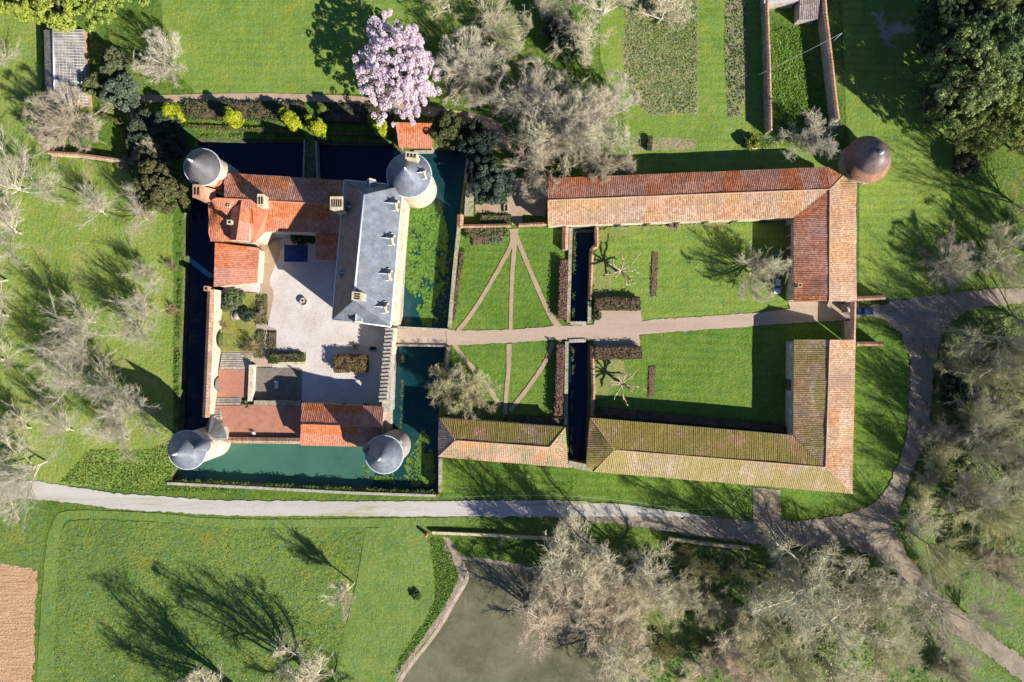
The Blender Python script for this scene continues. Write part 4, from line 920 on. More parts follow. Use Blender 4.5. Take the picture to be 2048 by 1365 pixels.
V['round2']=bare(12,14,.18,18,.85,.82,24,.55,.4,10,.5,.42,.01,.11,.32,.021,sub=2,sl=.65,lav=.42,R=10.5,zc=6.6,hz=7)
V['fan1']=bare(15,12,.1,44,.8,.85,20,.3,.42,8,.34,.48,-.01,.06,.22,.02,sub=2,sl=.6,lav=.42,R=9.6,zc=4.4,hz=6.8)
V['plane1']=bare(21,18,.24,11,.85,.8,22,.75,.38,11,.7,.42,.03,.2,.55,.022,sub=3,sl=.55,bt0=.2,lav=.38,R=13.5,zc=10.5,hz=8)
V['plane2']=bare(22,18,.22,12,.9,.78,22,.75,.38,11,.7,.42,.03,.21,.5,.022,sub=3,sl=.55,bt0=.2,lav=.4,R=13,zc=10,hz=8)
V['dome1']=bare(17,15,.16,34,.85,.95,24,.5,.4,10,.5,.42,.0,.11,.4,.023,sub=2,sl=.65,lav=.45,R=14.5,zc=6.5,hz=8)
V['knot1']=bare(31,9,.2,16,.9,.72,18,.7,.42,9,.6,.42,.01,.18,.26,.023,sub=2,sl=.6,lav=.42,R=6.8,zc=4.6,hz=4.4)
V['scrub1']=bare(41,5,.06,22,.8,.8,8,.6,.5,7,.6,.5,.03,.14,.07,.018,sub=1,sl=.6,lav=.38)
V['scrub2']=bare(42,5,.06,24,.95,.74,8,.6,.5,7,.6,.5,.02,.16,.07,.018,sub=1,sl=.6,lav=.38)
V['slim1']=bare(51,15,.5,18,.65,.36,12,.5,.5,8,.5,.5,.05,.1,.2,.023,sub=1,sl=.6)
V['broad']=leafy(61,7,4.2,.75,13000,.23,120,.72,4.0,.3,'leaf',1.0,.6)
V['broad2']=leafy(62,7,4.2,.7,12000,.24,95,.8,3.8,.3,'leaf',1.0,.6)
V['pine1']=leafy(63,16,6.5,.75,21000,.24,260,.7,9,.35,'leaf',1.3,.35)
V['pine2']=leafy(64,16,6,.8,20000,.24,240,.7,8.5,.35,'leaf',1.3,.35)
V['bamboo']=leafy(65,11,6,.75,19000,.3,170,.7,6.5,.3,'leaf',1.0,.3)
V['bush']=leafy(71,2,1,.7,1500,.17,16,.4,.75,.06)
V['bush2']=leafy(72,2,1,.65,1300,.18,11,.48,.75,.06)
V['column']=leafy(73,5,.95,1,5200,.15,60,.42,2.45,.1,'needle',.6,.7,.35)
V['magnolia']=leafy(75,11,5,.8,42000,.1,520,.36,7.0,.3,'blossom',1.2,.75)
TREES=[]
def plant(name,label,cat,px,py,var,s=1.0,sz=None,col=(.1,.15,.04),rot=None,group=None,bark=None,z=0,tilt=0):
    o=thing(name,label,cat,P(px,py,z),group)
    o.rotation_euler=(tilt,0,rot if rot is not None else random.Random(int(px*7+py*13)).uniform(0,6.28))
    if isinstance(s,tuple): o.scale=(s[0],s[1],sz or 1)
    else: o.scale=(s,s,sz or s)
    tr,cr=V[var]; bare_=tr.name.startswith('bare')
    a=bpy.data.objects.new('trunk',tr); b=bpy.data.objects.new('branches' if bare_ else 'crown',cr)
    for q,c in ((a,bark or (col if bare_ else (.12,.1,.07))),(b,col)):
        COL.objects.link(q); q.parent=o; q.color=(*c,1)
    return o
GREY=(.58,.53,.4); PALE=(.64,.58,.44); BEIGE=(.76,.68,.46); OLIVE=(.6,.58,.3); BROWN=(.58,.5,.36); DUN=(.66,.62,.41); PINK=(.76,.62,.44)
BT='tree'
G1='bare trees on the orchard grass west of the moat'
for px,py,v,s,sz,c,l in (
 (211,429,'whip3',.62,.68,PALE,'small pale bare tree standing alone in the upper orchard grass'),
 (297,441,'whip2',.72,.72,GREY,'bare grey tree tangled in front of the olive yew'),
 (300,552,'whip1',.55,.6,PALE,'small bare tree in the orchard nearest the two brown bank shrubs'),
 (292,607,'whip2',.78,.85,PALE,'bare whippy tree midway down the orchard row beside the moat'),
 (285,659,'whip3',.85,.9,GREY,'grey bare tree in the orchard level with the middle of the rampart'),
 (190,645,'whip1',1.05,1.1,GREY,'larger bare tree in the middle of the orchard, upper of the tangled pair'),
 (172,700,'whip2',1.05,1.0,PALE,'wide bare tree in the middle of the orchard, lower of the tangled pair'),
 (155,770,'whip3',1.0,.9,PALE,'bare tree with fanned branches below the tangled orchard pair'),
 (266,822,'whip1',1.0,1.0,GREY,'dense bare tree whose twigs reach the moat bank above the south-west tower'),
 (238,775,'whip1',1.1,1.0,GREY,'wide bare tree over the corner tower shadow on the orchard grass'),
 (147,861,'whip3',.78,.8,GREY,'bare tree at the foot of the orchard, left of the lowest pair'),
 (256,878,'whip2',.72,.72,PALE,'bare tree at the foot of the orchard nearest the south-west tower'),
 (56,384,'whip1',1.2,1.25,PALE,'tall pale-trunked tree on the west edge level with the yew'),
 (42,468,'whip2',1.25,1.3,PALE,'tall white-trunked tree leaning out on the west edge below another'),
 (14,560,'whip3',1.15,1.2,PALE,'pale bare tree on the west edge, cut by the frame, upper one'),
 (16,632,'whip1',1.15,1.2,PALE,'pale bare tree on the west edge beside the orchard clearing'),
 (10,720,'whip2',1.2,1.25,PALE,'pale fuzzy bare tree at the west edge beneath the clearing'),
 (94,922,'whip3',1.1,1.2,PALE,'tall pale trunk at the bend where the track leaves the frame'),
 (28,908,'whip1',1.1,1.2,DUN,'beige tree over the far west end of the track'),
 (62,856,'whip2',.8,.95,BEIGE,'dun bare tree with long trunk shadow above the track end'),
 (20,985,'round2',.75,.8,PALE,'pale twiggy tree south of the track at the west edge'),
 (8,130,'whip2',.85,.9,PALE,'pale bare tree at the top west edge beside the greenhouse lawn')):
    plant('bare_tree',l,BT,px,py,v,s,sz,c,group=G1)
for px,py,v,s,sz,c,l in (
 (352,140,'round1',.82,.8,PALE,'whitish bare tree at the corner of the north lawn'),
 (150,255,'fan1',1.02,1.0,BROWN,'round brownish bare tree over the crooked garden wall'),
 (308,306,'fan1',.45,.5,DUN,'small fan-shaped bare tree among dark shrubs by the north-west tower'),
 (942,150,'fan1',1.1,1.05,PALE,'pale weeping fine-twigged tree right of the magnolia'),
 (985,75,'plane2',.85,.85,(.62,.56,.36),'yellowish twisted bare tree at the top behind the weeping one'),
 (900,25,'plane1',.5,.6,OLIVE,'thin yellowish tree at the top edge above the magnolia'),
 (1058,222,'round1',1.08,.95,GREY,'greyish upper-left crown of the great bare clump by the stables'),
 (1142,296,'round2',1.38,1.1,DUN,'largest crown of the great bare clump, over the stable roof'),
 (1058,345,'round1',.95,.85,BROWN,'lower-left crown of the great bare clump beside the dark shrubs'),
 (1200,240,'round1',1.05,.95,PALE,'pale right-hand crown of the great bare clump by the vegetable beds'),
 (1205,330,'round2',.8,.7,BROWN,'brown low crown of the great bare clump touching the stable eaves'),
 (1120,272,'dome1',1.08,1.0,(.6,.53,.4),'broad domed crown filling the middle of the great bare clump'),
 (1165,85,'plane1',.75,.85,BEIGE,'beige bare tree at the top above the great clump'),
 (1205,30,'plane2',.7,.8,BEIGE,'beige bare tree at the top edge beside the vegetable garden path'),
 (1085,40,'plane2',.6,.7,BROWN,'brown bare tree at the top edge tangled with dark ivy'),
 (1315,45,'plane1',.72,.75,BEIGE,'pale tree shading the top of the large vegetable bed'),
 (1605,285,'knot1',1.35,1.2,GREY,'gnarled grey tree between the walled yard and the stables'),
 (1497,545,'round1',.86,.85,DUN,'bare spreading tree on the court lawn over parked cars'),
 (1762,66,'whip2',.55,.5,(.5,.5,.5),'small bluish bare tree in the shade beyond the walled yard'),
 (1884,527,'fan1',.75,.72,PALE,'pale round bare tree at the road beyond the gate'),
 (1985,520,'round2',.9,.9,DUN,'dun bare tree at the east edge right of the pale round one'),
 (1978,676,'whip1',1.3,1.45,DUN,'tall tree with long trunk shadow across the road fork'),
 (2046,646,'whip2',1.3,1.45,DUN,'tall tree at the east edge beside the road'),
 (2062,430,'whip3',1.3,1.5,DUN,'tall bare tree cut by the east edge above the road'),
 (2085,530,'whip1',1.3,1.45,DUN,'tall bare tree just beyond the east edge, its shadow on the lawn'),
 (1108,1098,'plane1',1.25,1.2,BEIGE,'broad plane tree with pale limbs at the head of the pond'),
 (1190,1095,'plane2',1.15,1.2,BEIGE,'plane tree with pale limbs right of the pond-head plane'),
 (1165,1205,'plane2',1.2,1.05,PINK,'pinkish plane tree leaning over the middle of the pond'),
 (1085,1235,'plane1',.85,.8,PINK,'plane tree overhanging open pond water'),
 (1270,1120,'plane1',1.05,1.1,BEIGE,'beige plane at the right of the plane group by the track'),
 (1588,1166,'plane1',1.35,1.5,DUN,'very tall plane whose trunk shadow crosses the track'),
 (1660,1205,'plane2',1.3,1.25,BEIGE,'broad beige plane tree in the wood south of the lane fork'),
 (1530,1250,'plane2',1.0,1.05,OLIVE,'open-crowned plane in the wood below the shaded wall'),
 (1650,1320,'plane1',1.1,.95,BEIGE,'pale plane tree at the bottom edge beside the ditch path'),
 (1440,1262,'plane1',.85,.7,PINK,'pinkish dense tree at the bottom of the wood'),
 (1400,1330,'plane2',.6,.6,PINK,'pinkish low tree at the bottom edge right of the pond'),
 (1392,1138,'round1',.52,.6,(.42,.38,.16),'yellowish fine-twigged tree by the shaded wall'),
 (1318,1290,'round2',.5,.55,(.4,.35,.16),'yellowish upright shrub-like tree near the pond edge'),
 (1340,1190,'plane2',.55,.6,OLIVE,'olive-twigged small tree between planes and shaded wall'),
 (1218,1290,'plane1',.95,.9,BEIGE,'beige plane at the right edge of the pond near the bottom'),
 (1240,1225,'round2',1.0,.9,DUN,'dun plane between the pond trees and the pinkish wood'),
 (1740,1195,'plane1',.95,1.0,DUN,'pale plane crown at the right of the wood by the lane'),
 (1990,780,'whip3',1.1,1.6,OLIVE,'tall whippy tree in the thicket, upper of three casting long shadows on the lawn'),
 (2030,850,'whip1',1.15,1.7,GREY,'tall whippy tree in the thicket, middle of three casting long shadows'),
 (2000,945,'whip2',1.1,1.6,DUN,'tall whippy tree in the thicket, lowest of three casting long shadows'),
 (1950,1010,'whip1',1.1,1.3,OLIVE,'tall whippy tree in the thicket near the lane bend'),
 (2075,760,'whip3',1.3,1.6,DUN,'tall tree just past the east edge beside the rubble heap'),
 (2080,930,'whip2',1.3,1.6,DUN,'tall tree just past the east edge of the thicket'),
 (1935,735,'whip1',1.0,1.3,OLIVE,'bare tree at the front of the thicket just south of the road fork'),
 (1930,830,'whip2',1.0,1.35,DUN,'bare tree at the front of the thicket level with the walkers'),
 (1915,905,'whip3',1.05,1.35,DUN,'bare tree at the front of the thicket below the walkers'),
 (1890,975,'whip1',1.05,1.3,GREY,'bare tree at the front of the thicket where the lane bends west'),
 (2020,740,'round2',.7,.7,OLIVE,'olive soft-crowned bare tree at the east edge of the thicket'),
 (1345,1150,'plane1',.7,.8,(.62,.57,.36),'straw-coloured tree just below the shaded wall'),
 (1420,1190,'round2',.75,.8,(.6,.55,.34),'straw-coloured rounded tree in the middle of the south wood'),
 (1500,1170,'plane2',.8,.9,DUN,'dun plane beside the tallest one in the south wood'),
 (1500,1330,'plane2',.85,.8,PINK,'pinkish plane at the bottom centre of the south wood'),
 (1570,1310,'plane1',.8,.8,OLIVE,'olive plane at the bottom of the south wood beside a pinkish one'),
 (1300,1210,'round1',.7,.7,OLIVE,'olive rounded tree right of the pond planes'),
 (1720,1250,'plane2',.85,.9,OLIVE,'olive plane at the east side of the south wood'),
 (1838,1075,'whip3',1.15,1.1,OLIVE,'leaning bare tree with dark trunk at the lane fork'),
 (1850,1200,'plane2',.95,1.1,GREY,'grey bare tree over the south-east lane'),
 (1930,1225,'whip2',.9,.9,GREY,'pale grey branching tree on the far side of the south-east lane'),
 (1975,1130,'round2',.85,.8,BROWN,'brown bare tree in the eastern thicket above the lane'),
 (2010,1020,'round2',.7,.7,OLIVE,'olive bare tree at the east edge of the thicket'),
 (1765,1290,'plane1',.65,.7,DUN,'small bare tree by the wooden ditch path at the bottom'),
 (1890,1330,'round1',.6,.65,BROWN,'brown bare tree on the bank below the south-east lane'),
 (708,1166,'slim1',.95,1.05,BEIGE,'slim bare tree alone on the mown field edge'),
 (628,1352,'plane1',1.1,1.45,BEIGE,'great tree at the bottom edge throwing its shadow over the meadow'),
 (690,1380,'plane2',.6,.6,BEIGE,'pale bare tree cut by the bottom edge beside the great one'),
 (490,1392,'plane2',1.25,1.45,BEIGE,'tall tree beyond the bottom edge shading the meadow'),
 (922,765,'round2',.78,.7,OLIVE,'yellow-grey round tree over the moat corner by the hipped shed'),
 (945,790,'knot1',1.25,1.0,(.5,.44,.26),'dense yellowish tree touching the hipped shed roof'),
 (898,775,'knot1',1.15,1.0,(.47,.42,.27),'yellow-grey bushy tree hanging over the east moat')):
    plant('bare_tree',l,BT,px,py,v,s,sz,c,bark=(.66,.6,.49) if v.startswith('plane') else None)
# low bare shrubs and brambles
SH='shrub'
def scatter(n,poly,cols,vars_,smin,smax,lab,name,seed,cat=SH,group=None,zs=1.0):
    rr=random.Random(seed); k=0
    xs=[p[0] for p in poly]; ys=[p[1] for p in poly]
    while k<n:
        x,y=rr.uniform(min(xs),max(xs)),rr.uniform(min(ys),max(ys))
        if not inpoly(x,y,poly): continue
        s=rr.uniform(smin,smax); plant(name,lab,cat,x,y,rr.choice(vars_),s,s*zs*rr.uniform(.8,1.2),tuple(min(.85,x*1.2) for x in rr.choice(cols)),rr.uniform(0,6.28),group); k+=1
def one(l,x,y,v,s,c,sz=None,name='shrub',cat=SH): return plant(name,l,cat,x,y,v,s,sz,c)
one('brown bare shrub on the west moat bank, upper one',346,534,'scrub1',.5,(.4,.3,.2)); one('reddish bare shrub on the west moat bank, lower one',348,620,'scrub2',.5,(.44,.3,.2))
THK=[(1885,700),(2060,660),(2060,1100),(1980,1180),(1860,1090),(1800,1040),(1830,960),(1860,880),(1878,800)]
scatter(9,[(1858,840),(1885,835),(1890,960),(1835,1010),(1828,985),(1850,910)],[DUN,OLIVE],['scrub1','scrub2'],.7,1.2,'bare scrub bush overhanging the east edge of the lane','scrub_bush',15,SH,'bare scrub along the lane edge')
scatter(16,THK,[DUN,OLIVE,BROWN,GREY,(.4,.38,.2)],['scrub1','scrub2'],.7,1.7,'bare scrub bush in the thicket east of the lane','scrub_bush',5,SH,'bare scrub of the eastern thicket')
scatter(26,[(1885,720),(2060,700),(2060,1100),(1985,1170),(1840,1050),(1850,930)],[(.14,.24,.05),(.19,.26,.07),(.24,.28,.1)],['bush','bush2'],.9,2.2,'low green bramble mound in the thicket east of the lane','bramble',6,SH,'green brambles of the eastern thicket',.7)
WD=[(1240,1110),(1345,1095),(1500,1110),(1700,1110),(1790,1180),(1840,1260),(1900,1370),(1260,1370),(1230,1290),(1215,1220)]
scatter(14,WD,[DUN,OLIVE,BROWN,(.4,.36,.17)],['scrub1','scrub2'],.6,1.4,'bare scrub bush on the floor of the south wood','scrub_bush',8,SH,'bare scrub of the south wood')
scatter(26,WD,[(.12,.22,.04),(.17,.26,.06),(.2,.26,.08)],['bush','bush2'],.8,2.1,'low green bramble mound on the floor of the south wood','bramble',9,SH,'green brambles of the south wood',.6)
one('dense dark shrub whose shadow crosses the lane east of the gate',1898,742,'scrub1',1.6,OLIVE,1.5); one('dark evergreen bush under the scrub on the lane edge',1892,765,'bush',2.6,(.05,.085,.03),3.2); one('dark evergreen bush lower on the same lane edge',1888,800,'bush2',1.9,(.05,.08,.03),2.4)
one('brown bare shrub below the orchard wall corner',255,330,'scrub1',.6,BROWN)
# evergreens
EG='tree'
for px,py,v,s,sz,c,l,nm in (
 (80,30,'bamboo',0.84,1,(0.373,0.445,0.066),'yellow-green evergreen at the top left, left-hand mass','evergreen_tree'),
 (150,35,'bamboo',1.12,1.1,(0.392,0.463,0.078),'large yellow-green evergreen overhanging the greenhouse roof','evergreen_tree'),
 (225,20,'bamboo',1.06,1.05,(0.317,0.408,0.078),'yellow-green evergreen at the top left, right-hand mass','evergreen_tree'),
 (285,-10,'bamboo',0.90,1,(0.317,0.408,0.088),'yellow-green evergreen at the top edge beside the lawn','evergreen_tree'),
 (262,195,'broad2',1.0,1.0,(.13,.17,.11),'grey-green leafy tree between greenhouse and north lawn','evergreen_tree'),
 (248,140,'broad',.75,.9,(.15,.17,.08),'pale olive tree above the grey-green one','evergreen_tree'),
 (205,180,'broad2',.7,.7,(.15,.18,.06),'light green bush-like tree beside the greenhouse wall','evergreen_tree'),
 (342,385,'broad',1.35,1.25,(.13,.13,.045),'broad olive yew on the bank west of the moated house','yew_tree'),
 (325,345,'broad2',.9,1.1,(.10,.11,.05),'darker yew behind the broad olive one','yew_tree'),
 (345,270,'broad',.9,.8,(.06,.09,.05),'dark evergreen shrub north-west of the moat corner','evergreen_shrub'),
 (300,262,'broad2',.9,.75,(.09,.11,.06),'dull green shrub beside the path behind the corner tower','evergreen_shrub'),
 (362,300,'broad2',.7,.6,(.06,.09,.06),'dark shrub on the bank touching the corner tower','evergreen_shrub'),
 (284,290,'broad',.55,.6,(.06,.1,.05),'small dark green shrub beside the fan-shaped tree','evergreen_shrub'),
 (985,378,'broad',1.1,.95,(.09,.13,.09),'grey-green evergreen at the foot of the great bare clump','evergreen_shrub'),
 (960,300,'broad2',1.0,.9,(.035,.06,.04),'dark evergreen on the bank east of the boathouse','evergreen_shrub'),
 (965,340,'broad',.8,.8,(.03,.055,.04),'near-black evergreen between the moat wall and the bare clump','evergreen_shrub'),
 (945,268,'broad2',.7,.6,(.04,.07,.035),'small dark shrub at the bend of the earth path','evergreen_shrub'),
 (895,266,'broad',.92,.8,(.10,.12,.04),'variegated holly beside the boathouse','holly_tree'),
 (1120,75,'broad2',.95,1.0,(.05,.08,.06),'dark ivy-clad tree in the top clump','evergreen_tree'),
 (1135,110,'broad',.7,.8,(.05,.09,.04),'dark green shrub under the top clump','evergreen_tree'),
 (1868,205,'pine1',1.32,1.38,(0.302,0.379,0.125),'large grey-green pine over the lawn behind the dovecote','pine_tree'),
 (1940,140,'pine2',1.21,1.38,(0.217,0.309,0.110),'dark pine in the top right group, middle one','pine_tree'),
 (1880,110,'pine2',1.03,1.25,(0.174,0.265,0.102),'dark pine at the left of the top right group','pine_tree'),
 (1965,250,'pine1',0.98,1.19,(0.332,0.400,0.102),'lighter pine below the top right group','pine_tree'),
 (2020,185,'pine2',1.15,1.25,(0.174,0.265,0.102),'dark pine at the east edge of the group','pine_tree'),
 (2025,300,'pine1',1.03,1.19,(0.400,0.400,0.117),'yellowish pine at the east edge below the group','pine_tree'),
 (1925,30,'pine1',1.15,1.25,(0.245,0.324,0.102),'pine at the top edge, left of two','pine_tree'),
 (2010,40,'pine2',1.26,1.31,(0.273,0.351,0.125),'pine in the top right corner','pine_tree'),
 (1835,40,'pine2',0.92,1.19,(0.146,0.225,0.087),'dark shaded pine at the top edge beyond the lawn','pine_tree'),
 (2040,110,'pine1',1.03,1.25,(0.302,0.400,0.087),'brighter green pine at the east edge','pine_tree'),
 (1828,228,'pine2',.8,1.1,(.09,.13,.05),'ragged pine at the lower left of the top right group','pine_tree'),
 (1905,285,'pine1',.8,1.0,(.2,.25,.07),'pale olive pine at the bottom of the top right group','pine_tree'),
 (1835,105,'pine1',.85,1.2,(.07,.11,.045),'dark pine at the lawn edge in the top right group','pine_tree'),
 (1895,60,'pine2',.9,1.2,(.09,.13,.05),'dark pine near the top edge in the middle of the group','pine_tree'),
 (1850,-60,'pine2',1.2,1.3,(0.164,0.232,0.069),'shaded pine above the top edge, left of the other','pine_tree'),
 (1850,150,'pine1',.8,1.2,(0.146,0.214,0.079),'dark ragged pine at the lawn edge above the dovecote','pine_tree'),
 (1960,-40,'pine1',1.38,1.38,(0.217,0.295,0.087),'pine just above the top edge','pine_tree'),
 (1920,330,'broad2',.8,.6,(.16,.16,.07),'pale shrub on the grass below the pines','evergreen_shrub')):
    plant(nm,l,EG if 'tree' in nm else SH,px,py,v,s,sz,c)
plant('magnolia_tree','big pink blossoming magnolia beside the north lawn','tree',804,164,'magnolia',(1.85,2.3),1.15,(.86,.71,.75),.25)
# topiary columns
for px,py,s,h,l in ((357,234,1.75,1.15,'yellow-green topiary column at the west end of the clipped bed'),(475,243,1.7,1.25,'yellow-green topiary column, second from the west in the clipped bed'),(578,236,1.25,1.0,'smaller column of the touching pair west of the causeway'),(591,249,1.7,1.2,'larger column of the touching pair west of the causeway'),(630,250,1.3,1.0,'small topiary column tucked against the one at the causeway'),(643,261,1.6,1.2,'topiary column at the head of the causeway, east side'),(752,249,1.2,1.0,'smaller column of the pair beside the boathouse path'),(765,260,1.55,1.15,'yellow-green topiary column nearest the boathouse'),(647,222,1.2,.6,'low dull topiary by the path north of the causeway'),(353,222,.9,.8,'short golden column tip behind the westernmost topiary')):
    plant('topiary',l,'topiary',px,py,'column',s,h,(.30,.33,.012) if 'dull' not in l else (.14,.18,.03))
# hedges: clipped boxes of leaves
def hedge(name,label,a,b,w,h,col,dens=26,size=.15,z=0,twiggy=False,rnd=.25,cat='hedge'):
    A,B=P(*a,z),P(*b,z); d=(B-A); L=d.length; d.normalize(); n=Vector((-d.y,d.x,0)); g=np.random.default_rng(abs(hash(label))%9999 if False else sum(map(ord,label)))
    area=L*w+2*L*h+2*w*h; m=int(area*dens); s=g.uniform(-L/2,L/2,m); k=g.uniform(0,L*w+2*L*h+2*w*h,m); u=np.zeros(m); q=np.zeros(m); nn=np.zeros((m,3))
    top=k<L*w; u[top]=g.uniform(-w/2,w/2,top.sum()); q[top]=h; nn[top]=(0,0,1)
    sd=(~top)&(k<L*w+2*L*h); sg=np.where(g.random(m)<.5,-1,1); u[sd]=sg[sd]*w/2; q[sd]=g.uniform(0,h,sd.sum()); 
    en=~(top|sd); s[en]=sg[en]*L/2; u[en]=g.uniform(-w/2,w/2,en.sum()); q[en]=g.uniform(0,h,en.sum())
    C=np.stack([s,u,q],1); nn[sd,1]=sg[sd]; nn[en,0]=sg[en]
    C+=g.normal(0,.08,C.shape); lump=np.array([noise.noise((x*.8,y*.8,z_*.8+len(label)))for x,y,z_ in C]); C[:,2]+=lump*rnd*(C[:,2]/h); C[:,1]+=lump*rnd*.6*np.sign(C[:,1])
    v,f=leafquads(g,C,nn,size,.9)
    R=np.array([[d.x,n.x,0],[d.y,n.y,0],[0,0,1]]); v=v@R.T
    o=thing(name,label,cat,(A+B)/2); me=npmesh('foliage',v,f,M['leaf']); e=bpy.data.objects.new('foliage',me); COL.objects.link(e); e.parent=o; e.color=(*col,1)
    mb=MB(); mb.box(((A+B)/2)+UP*(h*.45),(L*.95,w*.84,h*.88),math.atan2(d.y,d.x)); mb.build('dark_core',M['wood'],o); return o  # dark inner box: shade between the leaves put into its colour
hedge('hedge','red-brown clipped hedge beside the north canal',(1127,522),(1123,638),1.7,1.9,(.27,.15,.12))
hedge('hedge','red-brown clipped hedge beside the south canal',(1120,690),(1116,830),1.7,1.9,(.27,.15,.12))
hedge('hedge','mixed brown and green hedge north of the drive',(1188,609),(1278,608),2.9,2.0,(.13,.11,.05))
hedge('hedge','mixed brown and green hedge south of the drive',(1188,707),(1281,705),2.8,2.0,(.16,.12,.06))
hedge('hedge','rounded russet and green hedge on the courtyard gravel',(673,727),(737,727),4.0,2.6,(.16,.12,.03),24,.16,0,False,.5)
hedge('hedge','clipped green hedge with shrubs at the edge of the slab yard',(545,716),(610,715),1.8,1.5,(.07,.14,.03),26,.16,0,False,.5)
hedge('hedge','yellowish clipped hedge round the shaded bed by the bare garden tree, long side',(252,262),(258,318),1.0,1.4,(.16,.2,.02))
hedge('hedge','clipped hedge round the shaded bed by the bare garden tree, curved top',(206,232),(248,250),1.0,1.4,(.13,.18,.02))
hedge('hedge','ivy hedge bed west of the causeway between topiary',(372,222),(612,226),4.2,1.2,(.09,.115,.045),22,.2,0,False,.6,'hedge bed')
hedge('hedge','ivy hedge bed east of the causeway below the magnolia',(640,228),(786,234),4.4,1.2,(.07,.11,.05),22,.2,0,False,.6,'hedge bed')
hedge('hedge','low clipped green edging along the north moat, west part',(372,254),(606,266),.9,.7,(.12,.2,.02),30)
hedge('hedge','low clipped green edging along the north moat, east part',(640,266),(788,272),.9,.7,(.08,.16,.02),30)
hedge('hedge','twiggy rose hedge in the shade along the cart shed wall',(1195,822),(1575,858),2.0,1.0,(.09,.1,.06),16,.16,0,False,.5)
hedge('hedge','low dark shrubs along the north wall of the hipped shed',(1010,838),(1125,842),1.6,1.2,(.06,.09,.04),18,.18,0,False,.5)
hedge('hedge','small clipped hedge in the vegetable garden strip',(1298,276),(1297,302),1.1,1.3,(.06,.1,.03))
hedge('hedge','low green shrubs below the red coped garden wall',(930,466),(1014,462),2.6,1.0,(.1,.16,.05),22,.18,0,False,.5)
hedge('hedge','grey trailing plants spilling over the path corner',(945,478),(1005,475),2.8,.7,(.2,.22,.15),16,.2,0,False,.5)
hedge('hedge','creeper strip along the east moat wall',(926,500),(906,640),.9,.5,(.13,.13,.06),22,.15,0,False,.4)
hedge('hedge','bright leafy shrubs in the little walled garden',(952,400),(1012,392),2.4,1.2,(.1,.19,.03),24,.2,0,False,.5)
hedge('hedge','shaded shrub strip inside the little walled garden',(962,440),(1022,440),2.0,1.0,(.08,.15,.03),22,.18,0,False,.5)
for l,a,b,w,c in (('strip of plants beside the court gravel, upper left',(521,592),(519,650),1.4,(.14,.17,.06)),('bright green strip of plants beside the court gravel, upper right',(532,590),(530,650),1.0,(.08,.19,.03)),('planted bed on the court gravel, lower left',(522,662),(519,716),2.2,(.1,.17,.06)),('planted bed on the court gravel, lower right',(546,664),(545,698),1.8,(.13,.15,.07))):
    hedge('flower_bed',l,a,b,w,.45,c,26,.15,0,False,.3,'flower bed')
for l,a,b in (('narrow rose bed on the north court lawn',(1310,505),(1307,594)),('narrow rose bed on the south court lawn',(1304,732),(1302,796))):
    hedge('flower_bed',l,a,b,1.5,.25,(.2,.16,.09),20,.13,0,False,.15,'flower bed')
for l,x,y,s,c in (('big olive-green bush under the annex wall',474,597,1.9,(.12,.17,.07)),('grey bush beside the olive-green one',462,612,1.5,(.13,.16,.08)),('dark clipped round bush on the courtyard lawn',496,630,1.5,(.07,.1,.05)),('dark shrub against the west rampart',448,598,1.1,(.04,.08,.05)),('rounded bush at the corner of the courtyard hedge',549,716,1.2,(.06,.13,.03)),('fluffy light green shrub at the steps of the long terrace',497,806,1.4,(.2,.3,.12)),('leafy shrub at the shaded wall behind the parasol',600,474,1.7,(.05,.1,.03)),('small leafy shrub behind the parasol table',622,478,1.2,(.05,.1,.03)),('broken shrub at the mossy canal stub wall',1192,632,1.1,(.12,.13,.05)),('small shrub at the gate wing wall',1765,602,1.0,(.08,.15,.04)),('climber on the stable wall',1346,450,1.1,(.28,.22,.2)),('small round shrub on the mown field',833,1188,1.0,(.07,.12,.03)),('yellow flowering bush in the south wood',1272,1338,1.0,(.5,.42,.02))):
    z=1.2 if 'steps' in l else 0
    one(l,x,y,'bush' if len(l)%2 else 'bush2',s,c,s*(.7 if 'fluffy' not in l else .9))
one('small bare shrub on the courtyard lawn, upper one',523,628,'scrub1',.55,(.4,.3,.2)); one('bare shrub at the top of the wide steps',507,697,'scrub2',.75,(.45,.36,.2),.9); one('bare climbing shrub against the west rampart',447,650,'scrub1',.5,(.4,.3,.2))
plant('potted_tree','yellowish ball tree beside the small garden well','tree',1498,286,'bush',1.7,1.5,(.2,.24,.03))
# pollards on the court lawn
def pollard(label,px,py,seed):
    g=random.Random(seed); o=thing('pollard_tree',label,'tree',P(px,py)); mb=MB(); c=P(px,py)
    mb.tube([c-UP*.2,c+UP*1.5,c+UP*3.0],[.42,.36,.4],9); tr=mb.build('trunk',M['bark'],o); tr.color=(.3,.24,.17,1)
    for k in range(9):
        a=k*2*PI/9+g.uniform(-.25,.25); L=g.uniform(2.0,3.9); p=c+UP*(2.8); d=Vector((math.cos(a),math.sin(a),g.uniform(.05,.45))); pts=[p]; q=p
        for s in range(4): q=q+(d+Vector((g.uniform(-.25,.25),g.uniform(-.25,.25),g.uniform(-.1,.2))))*L/4; pts.append(q)
        mb=MB(); mb.tube(pts,[.24,.19,.15,.14,.2],7)
        for j in range(3):
            e=d+Vector((g.uniform(-.9,.9),g.uniform(-.9,.9),g.uniform(-.1,.4))); b0=pts[2+j%3]; mb.tube([b0,b0+e*.5,b0+e*g.uniform(.7,1.2)],[.12,.09,.12],5)
        l=mb.build('limb',M['bark'],o); l.color=(.42,.33,.23,1)
pollard('pollarded tree with stubby pale limbs on the north court lawn',1238,545,3)
pollard('pollarded tree with forked limbs on the south court lawn',1240,766,8)
